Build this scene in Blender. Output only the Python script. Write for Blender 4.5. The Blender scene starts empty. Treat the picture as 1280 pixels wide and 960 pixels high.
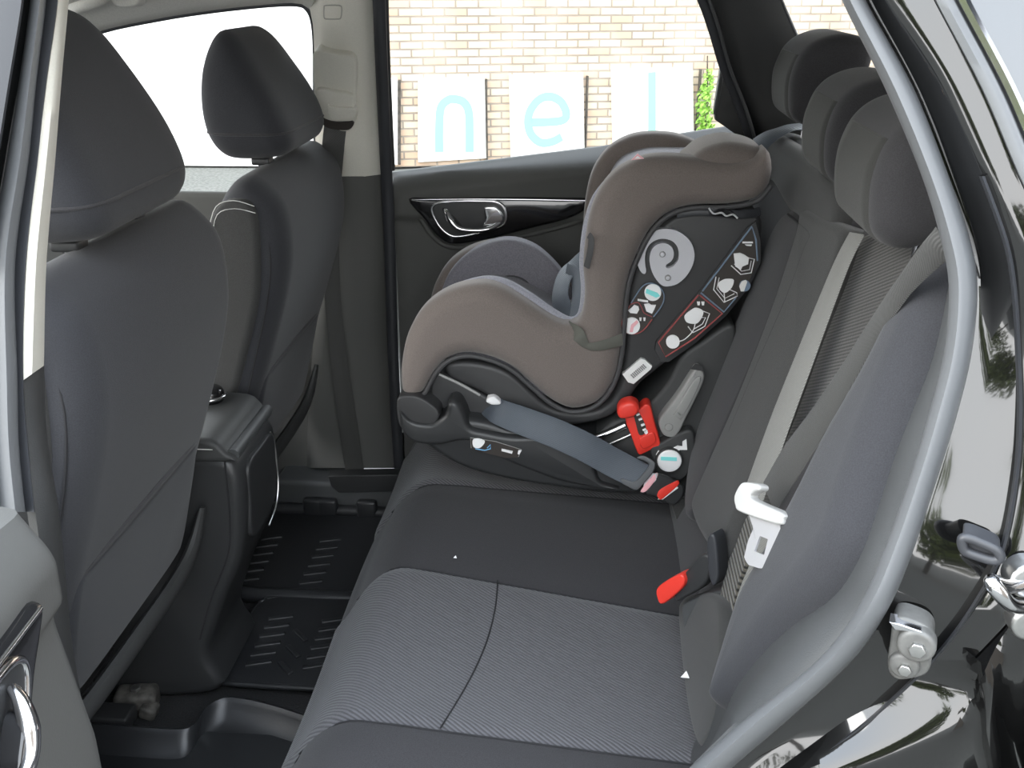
import bpy, bmesh, math, random
from mathutils import Vector, Matrix
random.seed(7)
scn = bpy.context.scene
col = scn.collection

# ------------------------------------------------------------------ camera
F = 1250.0
TH = math.radians(22.2)
YW = math.radians(4.5)
CAM = Vector((0, -.68, 1.62))
FWD = Vector((-math.sin(YW)*math.cos(TH), math.cos(YW)*math.cos(TH), -math.sin(TH)))
RGT = Vector((math.cos(YW), math.sin(YW), 0))
UPV = RGT.cross(FWD)
cd = bpy.data.cameras.new('camera')
cam = bpy.data.objects.new('camera', cd)
col.objects.link(cam)
cd.sensor_width = 36
cd.lens = 36*F/1280
cd.clip_start = .02
cam.matrix_world = Matrix.Translation(CAM) @ Matrix((RGT, UPV, -FWD)).transposed().to_4x4()
scn.camera = cam

# ------------------------------------------------------------------ light
scn.view_settings.view_transform = 'Standard'
scn.view_settings.look = 'None'
scn.view_settings.gamma = 1
scn.view_settings.use_curve_mapping = False
scn.view_settings.exposure = 2.7
world = bpy.data.worlds.new('sky')
scn.world = world
world.use_nodes = True
wn = world.node_tree.nodes
wl = world.node_tree.links
wn.clear()
wo = wn.new('ShaderNodeOutputWorld')
wb = wn.new('ShaderNodeBackground')
wr = wn.new('ShaderNodeValToRGB')
wc = wn.new('ShaderNodeTexCoord')
wsx = wn.new('ShaderNodeSeparateXYZ')
wl.new(wc.outputs['Generated'], wsx.inputs[0])
wl.new(wsx.outputs['Z'], wr.inputs[0])
wl.new(wr.outputs[0], wb.inputs[0])
wl.new(wb.outputs[0], wo.inputs[0])
cr = wr.color_ramp
cr.elements[0].position = 0.0
cr.elements[0].color = (1.0, 1.0, 1.0, 1)
cr.elements[1].position = 1.0
cr.elements[1].color = (.74, .85, 1.0, 1)
e = cr.elements.new(.35)
e.color = (.95, .98, 1.0, 1)
wb.inputs[1].default_value = 1.0
sd = bpy.data.lights.new('sun', 'SUN')
sd.energy = 0.4
sd.angle = math.radians(40)
sd.color = (1, .95, .86)
sun = bpy.data.objects.new('sun', sd)
col.objects.link(sun)
# bright hazy sun ahead of the car on the camera side
SUNDIR = Vector((.80, .42, -.42)).normalized()
sun.rotation_euler = SUNDIR.to_track_quat('-Z', 'Y').to_euler()


# ------------------------------------------------------------------ projection helpers (a photo point onto a known surface)
def ray(px, py):
    return FWD + RGT*((px-640)/F) + UPV*((480-py)/F)


def PY(px, py, y):
    d = ray(px, py)
    return CAM + d*((y-CAM.y)/d.y)


def PZ(px, py, z):
    d = ray(px, py)
    return CAM + d*((z-CAM.z)/d.z)


def PN(px, py, O, N):
    d = ray(px, py)
    return CAM + d*((O-CAM).dot(N)/d.dot(N))


def PB(px, py, off=0.0):          # near body side, leaning inwards above the belt line
    y = .05+off
    for i in range(30):
        p = PY(px, py, y)
        y = .05+off+.35*max(0, p.z-1.15)
    return p


def yfar(z):
    return 1.52-.3*max(0, z-1.15)


def PF(px, py, off=0.0):          # far body side
    y = 1.52+off
    for i in range(30):
        p = PY(px, py, y)
        y = yfar(p.z)+off
    return p


# ------------------------------------------------------------------ curve helpers
def catmull(pts, n=6, closed=True):
    pts = [Vector(p) for p in pts]
    m = len(pts)
    out = []
    rng = range(m) if closed else range(m-1)
    for i in rng:
        if closed:
            p0, p1, p2, p3 = pts[(i-1) % m], pts[i], pts[(i+1) % m], pts[(i+2) % m]
        else:
            p0, p1, p2, p3 = pts[max(i-1, 0)], pts[i], pts[i+1], pts[min(i+2, m-1)]
        for k in range(n):
            t = k/n
            out.append(.5*((2*p1)+(p2-p0)*t+(2*p0-5*p1+4*p2-p3)*t*t+(3*p1-p0-3*p2+p3)*t**3))
    if not closed:
        out.append(pts[-1].copy())
    return out


def resample(pts, n, closed=True):
    P = list(pts)+([pts[0]] if closed else [])
    L = [0]
    for a, b in zip(P, P[1:]):
        L.append(L[-1]+(b-a).length)
    tot = L[-1]
    out = []
    j = 0
    cnt = n if closed else n-1
    for i in range(n):
        s = tot*i/cnt
        while j < len(L)-2 and L[j+1] < s:
            j += 1
        seg = L[j+1]-L[j]
        t = 0 if seg < 1e-9 else min(1, (s-L[j])/seg)
        out.append(P[j].lerp(P[j+1], t))
    return out


def area2(p):
    return .5*sum(p[i].x*p[(i+1) % len(p)].y-p[(i+1) % len(p)].x*p[i].y for i in range(len(p)))


def normals2(p):
    m = len(p)
    out = []
    for i in range(m):
        t = p[(i+1) % m]-p[i-1]
        n = Vector((-t.y, t.x))
        out.append(n.normalized() if n.length > 1e-9 else Vector((0, 0)))
    for it in range(2):
        out = [(out[i-1]+out[i]*2+out[(i+1) % m]).normalized() if (out[i-1]+out[i]*2+out[(i+1) % m]).length > 1e-9 else out[i] for i in range(m)]
    return out


# ------------------------------------------------------------------ object helpers
def origin(parent):
    o = Vector((0, 0, 0))
    while parent is not None:
        o += parent.location
        parent = parent.parent
    return o


def mesh_obj(name, verts, faces, mat, parent=None, angle=40):
    me = bpy.data.meshes.new(name)
    o0 = origin(parent)
    me.from_pydata([tuple(Vector(v)-o0) for v in verts], [], faces)
    me.validate()
    bm = bmesh.new()
    bm.from_mesh(me)
    bmesh.ops.recalc_face_normals(bm, faces=bm.faces)
    bm.to_mesh(me)
    bm.free()
    for p in me.polygons:
        p.use_smooth = True
    if angle is not None:
        me.set_sharp_from_angle(angle=math.radians(angle))
    ob = bpy.data.objects.new(name, me)
    col.objects.link(ob)
    ob.parent = parent
    me.materials.append(mat)
    return ob


def thing(name, label, cat, loc, group=None):
    o = bpy.data.objects.new(name, None)
    o.empty_display_size = .05
    col.objects.link(o)
    o.location = Vector(loc)
    tag(o, label, cat, group)
    return o


def tag(o, label=None, cat=None, group=None, kind=None):
    if label:
        o['label'] = label
    if cat:
        o['category'] = cat
    if group:
        o['group'] = group
    if kind:
        o['kind'] = kind
    return o


def structure(o, label=None):
    o['kind'] = 'structure'
    if label:
        o['label'] = label
    return o


class MB:                         # collects several pieces of one part
    def __init__(self):
        self.v, self.f = [], []

    def add(self, v, f):
        k = len(self.v)
        self.v += [Vector(x) for x in v]
        self.f += [tuple(i+k for i in q) for q in f]
        return self

    def build(self, name, mat, parent=None, angle=40):
        return mesh_obj(name, self.v, self.f, mat, parent, angle)


def dome_geo(out2, frame, c0, c1, h, n=80, ex=3.0, nr=9, deform=None):
    """cushion: the outline swells out of a middle band into two softly rounded ends"""
    O, U, V, W = frame
    p = resample(catmull([Vector((q[0], q[1])) for q in out2], 8), n)
    if area2(p) < 0:
        p.reverse()
    ce = sum(p, Vector((0, 0)))/n
    ts = [math.sin(k/nr*math.pi/2) for k in range(nr+1)]
    rings = [((1-t**ex)**(1/ex) if t < 1 else .0, c0+h*(1-t)) for t in reversed(ts)]+[((1-t**ex)**(1/ex) if t < 1 else .0, c1-h*(1-t)) for t in ts]
    v, f = [], []
    for s, c in rings:
        s = max(s, .04)
        for q in p:
            r = ce+(q-ce)*s
            w = O+U*r.x+V*r.y+W*c
            v.append(deform(w) if deform else w)
    R = len(rings)
    for k in range(R-1):
        for i in range(n):
            f.append((k*n+i, k*n+(i+1) % n, (k+1)*n+(i+1) % n, (k+1)*n+i))
    f.append(tuple(range(n-1, -1, -1)))
    f.append(tuple((R-1)*n+i for i in range(n)))
    return v, f


def hit(px, py, ob):
    """where the view line through a photo point meets an object already built"""
    from mathutils.bvhtree import BVHTree
    o = origin(ob.parent)
    bv = BVHTree.FromPolygons([q.co+o for q in ob.data.vertices], [tuple(q.vertices) for q in ob.data.polygons])
    r = bv.ray_cast(CAM, ray(px, py).normalized())
    return (r[0], r[1]) if r[0] is not None else (None, None)


SIDE = (Vector((0, 0, 0)), Vector((1, 0, 0)), Vector((0, 0, 1)), Vector((0, 1, 0)))


def inset_limit(p, nm, r):
    """how far each outline point may move inwards before it meets the other side"""
    m = len(p)
    if r <= 0:
        return [0]*m
    lim = []
    for i in range(m):
        o, d = p[i], nm[i]
        best = 1e9
        for j in range(m):
            if j == i or (j+1) % m == i or (j+1) % m == (i+1) % m and j == i:
                continue
            a, b = p[j], p[(j+1) % m]
            e = b-a
            den = d.x*e.y-d.y*e.x
            if abs(den) < 1e-12:
                continue
            w = a-o
            t = (w.x*e.y-w.y*e.x)/den
            s = (w.x*d.y-w.y*d.x)/den
            if t > 1e-5 and -1e-6 <= s <= 1+1e-6:
                best = min(best, t)
        # turning radius on outward bends
        t1, t2 = (p[i]-p[i-2]), (p[(i+2) % m]-p[i])
        L = .5*(t1.length+t2.length)
        cr_ = t1.x*t2.y-t1.y*t2.x
        an = math.atan2(cr_, t1.dot(t2))
        if an > 1e-3:
            best = min(best, 2*.85*L/an)
        lim.append(min(r, .42*best))
    for it in range(2):
        lim = [min(lim[i-1], lim[i], lim[(i+1) % m]) for i in range(m)]
    for it in range(14):
        lim = [.5*lim[i]+.25*(lim[i-1]+lim[(i+1) % m]) for i in range(m)]
    return lim


def pillow_geo(out2, frame, c0, c1, r0=(0, 0), r1=(0, 0), n=64, smooth=True, nr=5, deform=None):
    """extrude the outline (a, b) from c0 to c1 along the frame's third axis; r=(inset, height) rounds an end"""
    O, U, V, W = frame
    p = [Vector((q[0], q[1])) for q in out2]
    if smooth:
        p = resample(catmull(p, 8), n)
    if area2(p) < 0:
        p.reverse()
    nm = normals2(p)
    lim = inset_limit(p, nm, max(r0[0], r1[0]))
    rings = []
    s = 1 if c1 > c0 else -1
    ins0, h0 = r0
    ins1, h1 = r1
    if h0 > 0:
        for k in range(nr):
            a = (1-k/nr)*math.pi/2
            rings.append((ins0*(1-math.cos(a)), c0+s*h0*(1-math.sin(a))))
    rings.append((0, c0+s*h0))
    rings.append((0, c1-s*h1))
    if h1 > 0:
        for k in range(1, nr+1):
            a = k/nr*math.pi/2
            rings.append((ins1*(1-math.cos(a)), c1-s*h1*(1-math.sin(a))))
    v, f = [], []
    m = len(p)
    for ins, c in rings:
        for i in range(m):
            q = p[i]+nm[i]*min(ins, lim[i]*(ins/max(r0[0], r1[0], 1e-9)))
            w = O+U*q.x+V*q.y+W*c
            v.append(deform(w) if deform else w)
    for k in range(len(rings)-1):
        for i in range(m):
            f.append((k*m+i, k*m+(i+1) % m, (k+1)*m+(i+1) % m, (k+1)*m+i))
    f.append(tuple(range(m-1, -1, -1)))
    f.append(tuple((len(rings)-1)*m+i for i in range(m)))
    return v, f


def pillow(name, out2, frame, c0, c1, r0, r1, mat, parent=None, **kw):
    v, f = pillow_geo(out2, frame, c0, c1, r0, r1, **kw)
    return mesh_obj(name, v, f, mat, parent)


def side2(pts, y):                # photo points -> (x, z) on the plane y
    return [(p.x, p.z) for p in (PY(a, b, y) for a, b in pts)]


def frame_of(O, V, N):
    O, V, N = Vector(O), Vector(V).normalized(), Vector(N).normalized()
    return (O, V.cross(N).normalized(), V, N)


def onf(pts, frame, c=0.0):       # photo points -> (a, b) in a frame at height c
    O, U, V, W = frame
    out = []
    for a, b in pts:
        q = PN(a, b, O+W*c, W)-O
        out.append((q.dot(U), q.dot(V)))
    return out


def tube_geo(pts, rad, ns=10, closed=False, smooth=4, flat=None, cap=True):
    """round tube; rad number or list; flat=(normal vector, ratio) squashes the section along that normal"""
    P = [Vector(q) for q in pts]
    R = rad if isinstance(rad, (list, tuple)) else [rad]*len(P)
    if smooth:
        m = len(P)
        PP = catmull(P, smooth, closed)
        RR = []
        for i in range(m if closed else m-1):
            for k in range(smooth):
                t = k/smooth
                RR.append(R[i]*(1-t)+R[(i+1) % m]*t)
        if not closed:
            RR.append(R[-1])
        P, R = PP, RR
    m = len(P)
    v, f = [], []
    prev = None
    for i in range(m):
        t = (P[(i+1) % m]-P[i-1]) if closed else (P[min(i+1, m-1)]-P[max(i-1, 0)])
        t.normalize()
        if flat:
            nn = (flat[0]-t*flat[0].dot(t)).normalized()
        elif prev is None:
            a = Vector((0, 0, 1)) if abs(t.z) < .9 else Vector((1, 0, 0))
            nn = (a-t*a.dot(t)).normalized()
        else:
            nn = (prev-t*prev.dot(t)).normalized()
        prev = nn
        bb = t.cross(nn)
        k = flat[1] if flat else 1
        for j in range(ns):
            a = 2*math.pi*j/ns
            v.append(P[i]+nn*(math.cos(a)*R[i]*k)+bb*(math.sin(a)*R[i]))
    for i in range(m if closed else m-1):
        for j in range(ns):
            f.append((i*ns+j, i*ns+(j+1) % ns, ((i+1) % m)*ns+(j+1) % ns, ((i+1) % m)*ns+j))
    if not closed and cap:
        f.append(tuple(range(ns-1, -1, -1)))
        f.append(tuple((m-1)*ns+j for j in range(ns)))
    return v, f


def tube(name, pts, rad, mat, parent=None, **kw):
    v, f = tube_geo(pts, rad, **kw)
    return mesh_obj(name, v, f, mat, parent)


def ribbon_geo(pts, w, t, nrm, smooth=6):
    """strap of width w and thickness t; nrm = face direction (one vector or a list)"""
    P = [Vector(q) for q in pts]
    m0 = len(P)
    Nn = [Vector(q) for q in nrm] if isinstance(nrm, list) else [Vector(nrm)]*m0
    Ws = w if isinstance(w, list) else [w]*m0
    if smooth:
        P2, N2, W2 = catmull(P, smooth, False), [], []
        for i in range(m0-1):
            for k in range(smooth):
                q = k/smooth
                N2.append(Nn[i].lerp(Nn[i+1], q))
                W2.append(Ws[i]*(1-q)+Ws[i+1]*q)
        N2.append(Nn[-1])
        W2.append(Ws[-1])
        P, Nn, Ws = P2, N2, W2
    v, f = [], []
    m = len(P)
    for i in range(m):
        tt = (P[min(i+1, m-1)]-P[max(i-1, 0)]).normalized()
        n = (Nn[i]-tt*Nn[i].dot(tt)).normalized()
        s = tt.cross(n)
        h = Ws[i]/2
        for a, b in ((-h, 0), (-h+.002, t/2), (h-.002, t/2), (h, 0), (h-.002, -t/2), (-h+.002, -t/2)):
            v.append(P[i]+s*a+n*b)
    for i in range(m-1):
        for j in range(6):
            f.append((i*6+j, i*6+(j+1) % 6, (i+1)*6+(j+1) % 6, (i+1)*6+j))
    f.append((5, 4, 3, 2, 1, 0))
    f.append(tuple((m-1)*6+j for j in range(6)))
    return v, f


def ribbon(name, pts, w, t, nrm, mat, parent=None, smooth=6):
    v, f = ribbon_geo(pts, w, t, nrm, smooth)
    return mesh_obj(name, v, f, mat, parent)


def loft_geo(lines, n=40, smooth=True, thick=0.0, tdir=None):
    """surface through several polylines; thick closes it into a shell moved along tdir"""
    L = []
    for ln in lines:
        q = [Vector(p) for p in ln]
        if smooth and len(q) > 2:
            q = catmull(q, 6, False)
        L.append(resample(q, n, False))
    m = len(L)
    v = [p for ln in L for p in ln]
    f = []
    for k in range(m-1):
        for i in range(n-1):
            f.append((k*n+i, k*n+i+1, (k+1)*n+i+1, (k+1)*n+i))
    if thick:
        d = Vector(tdir).normalized()*thick
        N0 = len(v)
        v += [p+d for p in v]
        f += [tuple(i+N0 for i in reversed(q)) for q in list(f)]
        for i in range(n-1):
            f.append((i, i+1, N0+i+1, N0+i))
            a = (m-1)*n
            f.append((a+i, a+i+1, N0+a+i+1, N0+a+i))
        for k in range(m-1):
            f.append((k*n, (k+1)*n, N0+(k+1)*n, N0+k*n))
            a = n-1
            f.append((k*n+a, (k+1)*n+a, N0+(k+1)*n+a, N0+k*n+a))
    return v, f


def loft(name, lines, mat, parent=None, **kw):
    v, f = loft_geo(lines, **kw)
    return mesh_obj(name, v, f, mat, parent, angle=60)


def box_geo(c, s, R=None, bev=.0):
    bm = bmesh.new()
    bmesh.ops.create_cube(bm, size=1)
    for q in bm.verts:
        q.co = Vector((q.co.x*s[0], q.co.y*s[1], q.co.z*s[2]))
    if bev:
        bmesh.ops.bevel(bm, geom=list(bm.edges), offset=bev, segments=3, affect='EDGES', profile=.5)
    bm.verts.index_update()
    v = [((R @ q.co) if R else q.co.copy())+Vector(c) for q in bm.verts]
    f = [tuple(q.index for q in p.verts) for p in bm.faces]
    bm.free()
    return v, f


def disc2(cx, cy, r, n=24, ry=None):
    return [(cx+r*math.cos(2*math.pi*i/n), cy+(ry or r)*math.sin(2*math.pi*i/n)) for i in range(n)]


# ------------------------------------------------------------------ materials
def mat(name, rgb, rough=.6, metal=0, ior=1.5, sheen=0, noise=0, nscale=200, bump=0, coat=0, spec=.5):
    m = bpy.data.materials.new(name)
    m.use_nodes = True
    nt = m.node_tree
    b = nt.nodes['Principled BSDF']
    b.inputs['Base Color'].default_value = (*rgb, 1)
    b.inputs['Roughness'].default_value = rough
    b.inputs['Metallic'].default_value = metal
    b.inputs['IOR'].default_value = ior
    b.inputs['Specular IOR Level'].default_value = spec
    if sheen:
        b.inputs['Sheen Weight'].default_value = sheen
        b.inputs['Sheen Roughness'].default_value = .5
    if coat:
        b.inputs['Coat Weight'].default_value = coat
        b.inputs['Coat Roughness'].default_value = .03
    if noise or bump:
        tc = nt.nodes.new('ShaderNodeTexCoord')
        nz = nt.nodes.new('ShaderNodeTexNoise')
        nz.inputs['Scale'].default_value = nscale
        nz.inputs['Detail'].default_value = 3
        nt.links.new(tc.outputs['Object'], nz.inputs['Vector'])
        if noise:
            mx = nt.nodes.new('ShaderNodeMixRGB')
            mx.blend_type = 'MIX'
            mx.inputs[1].default_value = (*[c*(1-noise) for c in rgb], 1)
            mx.inputs[2].default_value = (*[min(1, c*(1+noise)) for c in rgb], 1)
            rp = nt.nodes.new('ShaderNodeValToRGB')
            rp.color_ramp.elements[0].position = .35
            rp.color_ramp.elements[1].position = .65
            nt.links.new(nz.outputs['Fac'], rp.inputs[0])
            nt.links.new(rp.outputs[0], mx.inputs[0])
            nt.links.new(mx.outputs[0], b.inputs['Base Color'])
        if bump:
            bp = nt.nodes.new('ShaderNodeBump')
            bp.inputs['Strength'].default_value = bump
            bp.inputs['Distance'].default_value = .002
            nt.links.new(nz.outputs['Fac'], bp.inputs['Height'])
            nt.links.new(bp.outputs[0], b.inputs['Normal'])
    return m


def striped(name, dark, light, scale, direction, rough=.9, sheen=.2, depth=.4):
    """ribbed weave: fine ribs along a direction, with a cross weave"""
    m = mat(name, light, rough, sheen=sheen)
    nt = m.node_tree
    b = nt.nodes['Principled BSDF']
    tc = nt.nodes.new('ShaderNodeTexCoord')
    dp = nt.nodes.new('ShaderNodeVectorMath')
    dp.operation = 'DOT_PRODUCT'
    dp.inputs[1].default_value = Vector(direction).normalized()
    nt.links.new(tc.outputs['Object'], dp.inputs[0])
    mu = nt.nodes.new('ShaderNodeMath')
    mu.operation = 'MULTIPLY'
    mu.inputs[1].default_value = 2*math.pi*scale
    nt.links.new(dp.outputs['Value'], mu.inputs[0])
    sn = nt.nodes.new('ShaderNodeMath')
    sn.operation = 'SINE'
    nt.links.new(mu.outputs[0], sn.inputs[0])
    nz = nt.nodes.new('ShaderNodeTexNoise')
    nz.inputs['Scale'].default_value = 260
    nt.links.new(tc.outputs['Object'], nz.inputs['Vector'])
    ad = nt.nodes.new('ShaderNodeMath')
    ad.operation = 'ADD'
    nt.links.new(sn.outputs[0], ad.inputs[0])
    nt.links.new(nz.outputs['Fac'], ad.inputs[1])
    rp = nt.nodes.new('ShaderNodeValToRGB')
    rp.color_ramp.elements[0].position = .0
    rp.color_ramp.elements[0].color = (*dark, 1)
    rp.color_ramp.elements[1].position = .75
    rp.color_ramp.elements[1].color = (*light, 1)
    nt.links.new(ad.outputs[0], rp.inputs[0])
    nt.links.new(rp.outputs[0], b.inputs['Base Color'])
    bp = nt.nodes.new('ShaderNodeBump')
    bp.inputs['Strength'].default_value = depth
    bp.inputs['Distance'].default_value = .0015
    nt.links.new(ad.outputs[0], bp.inputs['Height'])
    nt.links.new(bp.outputs[0], b.inputs['Normal'])
    return m


M = {}
M['fabric'] = mat('charcoal fabric', (.035, .034, .037), .92, sheen=.12, noise=.2, nscale=800, bump=.2)
M['fabric_front'] = mat('front seat fabric', (.029, .030, .035), .92, sheen=.12, noise=.18, nscale=800, bump=.2)
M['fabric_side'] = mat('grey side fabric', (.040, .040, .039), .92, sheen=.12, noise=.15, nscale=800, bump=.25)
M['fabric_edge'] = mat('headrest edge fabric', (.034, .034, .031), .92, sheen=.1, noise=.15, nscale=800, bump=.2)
M['insert'] = striped('ribbed grey seat fabric', (.056, .055, .060), (.120, .118, .128), 190, (.55, .8, 0))
M['insert_back'] = striped('ribbed grey backrest fabric', (.030, .030, .029), (.070, .068, .064), 230, (0, .45, .9))
M['ridged'] = striped('ridged dark gusset', (.012, .012, .010), (.11, .10, .08), 130, (.2, 0, 1), depth=.9)
M['cover'] = mat('taupe child seat cover', (.155, .130, .117), .9, sheen=.25, noise=.12, nscale=700, bump=.15)
M['cover_light'] = mat('pale cover lining', (.30, .30, .34), .9, sheen=.2, noise=.12, nscale=380, bump=.15)
M['liner'] = mat('grey blue liner fabric', (.17, .165, .185), .9, sheen=.2, noise=.15, nscale=380, bump=.2)
M['piping'] = mat('dark piping', (.05, .05, .052), .7)
M['black_plastic'] = mat('black grained plastic', (.028, .029, .030), .42, bump=.12, nscale=700)
M['shell'] = mat('black shell plastic', (.034, .034, .035), .5, bump=.1, nscale=700)
M['grey_plastic'] = mat('grey plastic', (.26, .26, .25), .45, bump=.06, nscale=500)
M['dark_plastic'] = mat('dark interior plastic', (.045, .046, .046), .52, spec=.35, bump=.15, nscale=600)
M['sill_plastic'] = mat('grey sill plastic', (.058, .061, .063), .5, bump=.12, nscale=600)
M['door_plastic'] = mat('soft dark door trim', (.095, .095, .091), .65, spec=.25, bump=.15, nscale=600)
M['rubber'] = mat('grey rubber seal', (.115, .12, .125), .42)
M['dark_rubber'] = mat('black rubber', (.035, .037, .042), .45)
M['mat_rubber'] = mat('black rubber mat', (.020, .021, .023), .38, bump=.1, nscale=500)
M['carpet'] = mat('black carpet', (.016, .016, .017), .95, noise=.4, nscale=300, bump=.4)
M['trim_light'] = mat('pale grey pillar trim', (.66, .64, .57), .6, noise=.03, nscale=500, bump=.05)
M['headliner'] = mat('pale headliner', (.60, .59, .55), .9, noise=.05, nscale=300)
M['paint'] = mat('black car paint', (.005, .005, .005), .07, ior=1.6, coat=.7)
M['gloss'] = mat('gloss black trim', (.010, .010, .011), .12, coat=.6)
M['chrome'] = mat('chrome', (.78, .78, .80), .12, metal=1)
M['steel'] = mat('zinc plated steel', (.55, .55, .54), .35, metal=1, noise=.1, nscale=60)
M['galv'] = mat('dull grey cast metal', (.12, .12, .115), .5, metal=.1, noise=.15, nscale=90)
M['webbing'] = striped('grey belt webbing', (.15, .15, .14), (.21, .21, .20), 500, (.3, 1, .2), .7, .1, .2)
M['webbing_dark'] = striped('dark belt webbing', (.048, .048, .046), (.062, .062, .060), 900, (.4, 1, .3), .6, .1, .3)
M['webbing_blue'] = striped('slate belt webbing', (.060, .072, .088), (.085, .10, .12), 500, (.3, 0, 1), .55, .1, .2)
M['latch'] = mat('pale latch metal', (.72, .72, .74), .3, metal=.55)
M['latch_grip'] = mat('pale grey latch grip', (.48, .48, .47), .45)
M['red'] = mat('red plastic', (.72, .045, .030), .35)
M['white'] = mat('white print', (.80, .80, .80), .5)
M['label_white'] = mat('white sticker', (.78, .78, .76), .5)
M['bars'] = mat('grey printing', (.25, .25, .25), .6)
M['label_dark'] = mat('dark brown label', (.040, .034, .030), .4)
M['print_blue'] = mat('slate blue print', (.16, .22, .30), .5)
M['print_red'] = mat('dull red print', (.32, .07, .07), .5)
M['print_pink'] = mat('pink print', (.80, .42, .45), .5)
M['print_cyan'] = mat('cyan print', (.22, .72, .70), .5)
M['emblem'] = mat('silver plastic emblem', (.50, .50, .53), .45, metal=0)
M['stitch'] = mat('white stitching', (.62, .62, .60), .7)
M['seam'] = mat('dark seam thread', (.016, .016, .018), .8)
M['board'] = mat('white painted board', (.72, .71, .68), .7, noise=.03, nscale=8)
M['letter'] = mat('mint green paint', (.22, .50, .40), .6)
M['post'] = mat('whitewashed post', (.80, .79, .76), .7)
M['leaf'] = mat('bright green leaves', (.22, .42, .06), .6, noise=.4, nscale=30)
M['hedge'] = mat('olive green leaves', (.10, .13, .025), .7, noise=.6, nscale=5)
M['bark'] = mat('brown bark', (.07, .06, .05), .9, noise=.4, nscale=20)
M['plaster'] = mat('white plaster', (.80, .79, .77), .9, noise=.04, nscale=3)
M['asphalt'] = mat('grey asphalt', (.11, .11, .10), .9, noise=.3, nscale=40)


def glass_mat():
    m = bpy.data.materials.new('window glass')
    m.use_nodes = True
    nt = m.node_tree
    nt.nodes.clear()
    o = nt.nodes.new('ShaderNodeOutputMaterial')
    mx = nt.nodes.new('ShaderNodeMixShader')
    tr = nt.nodes.new('ShaderNodeBsdfTransparent')
    tr.inputs[0].default_value = (.93, .95, .94, 1)
    gl = nt.nodes.new('ShaderNodeBsdfGlossy')
    gl.inputs['Roughness'].default_value = .0
    fr = nt.nodes.new('ShaderNodeFresnel')
    fr.inputs[0].default_value = 1.45
    nt.links.new(fr.outputs[0], mx.inputs[0])
    nt.links.new(tr.outputs[0], mx.inputs[1])
    nt.links.new(gl.outputs[0], mx.inputs[2])
    nt.links.new(mx.outputs[0], o.inputs[0])
    return m


M['glass'] = glass_mat()
M['tinted'] = mat('dark tinted glass', (.02, .025, .03), .02, ior=1.8, coat=.5)


def brick_mat():
    m = bpy.data.materials.new('old brick')
    m.use_nodes = True
    nt = m.node_tree
    b = nt.nodes['Principled BSDF']
    b.inputs['Roughness'].default_value = .95
    tc = nt.nodes.new('ShaderNodeTexCoord')
    br = nt.nodes.new('ShaderNodeTexBrick')
    br.inputs['Color1'].default_value = (.46, .31, .21, 1)
    br.inputs['Color2'].default_value = (.58, .47, .36, 1)
    br.inputs['Mortar'].default_value = (.24, .20, .16, 1)
    br.inputs['Scale'].default_value = 1
    br.inputs['Mortar Size'].default_value = .009
    br.inputs['Mortar Smooth'].default_value = .3
    br.inputs['Bias'].default_value = .1
    br.inputs['Brick Width'].default_value = .20
    br.inputs['Row Height'].default_value = .068
    nz = nt.nodes.new('ShaderNodeTexNoise')
    nz.inputs['Scale'].default_value = 3
    nt.links.new(tc.outputs['Object'], br.inputs['Vector'])
    nt.links.new(tc.outputs['Object'], nz.inputs['Vector'])
    mx = nt.nodes.new('ShaderNodeMixRGB')
    mx.blend_type = 'MIX'
    mx.inputs[2].default_value = (.54, .48, .41, 1)
    rp = nt.nodes.new('ShaderNodeValToRGB')
    rp.color_ramp.elements[0].position = .4
    rp.color_ramp.elements[0].color = (0, 0, 0, 1)
    rp.color_ramp.elements[1].position = .75
    rp.color_ramp.elements[1].color = (.4, .4, .4, 1)
    nt.links.new(nz.outputs['Fac'], rp.inputs[0])
    nt.links.new(rp.outputs[0], mx.inputs[0])
    nt.links.new(br.outputs['Color'], mx.inputs[1])
    nt.links.new(mx.outputs[0], b.inputs['Base Color'])
    bp = nt.nodes.new('ShaderNodeBump')
    bp.inputs['Strength'].default_value = .6
    bp.inputs['Distance'].default_value = .01
    bp.invert = True
    nt.links.new(br.outputs['Fac'], bp.inputs['Height'])
    nt.links.new(bp.outputs[0], b.inputs['Normal'])
    return m


M['brick'] = brick_mat()

# ------------------------------------------------------------------ outside: ground, brick wall, plaster wall
o = mesh_obj('ground', [(-30, -30, -.02), (30, -30, -.02), (30, 30, -.02), (-30, 30, -.02)], [(0, 1, 2, 3)], M['asphalt'])
structure(o, 'grey asphalt ground around the car')


def upright(name, m, x0, x1, h, thick, loc, yaw, z0=0.0):
    """wall slab built in its own XY plane so that the brick pattern runs along it"""
    v = [(x0, z0, 0), (x1, z0, 0), (x1, h, 0), (x0, h, 0), (x0, z0, -thick), (x1, z0, -thick), (x1, h, -thick), (x0, h, -thick)]
    f = [(0, 1, 2, 3), (5, 4, 7, 6), (4, 0, 3, 7), (1, 5, 6, 2), (3, 2, 6, 7), (4, 5, 1, 0)]
    me = bpy.data.meshes.new(name)
    me.from_pydata(v, [], f)
    ob = bpy.data.objects.new(name, me)
    col.objects.link(ob)
    me.materials.append(m)
    ob.location = loc
    ob.rotation_euler = (math.pi/2, 0, yaw)
    return ob


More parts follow.
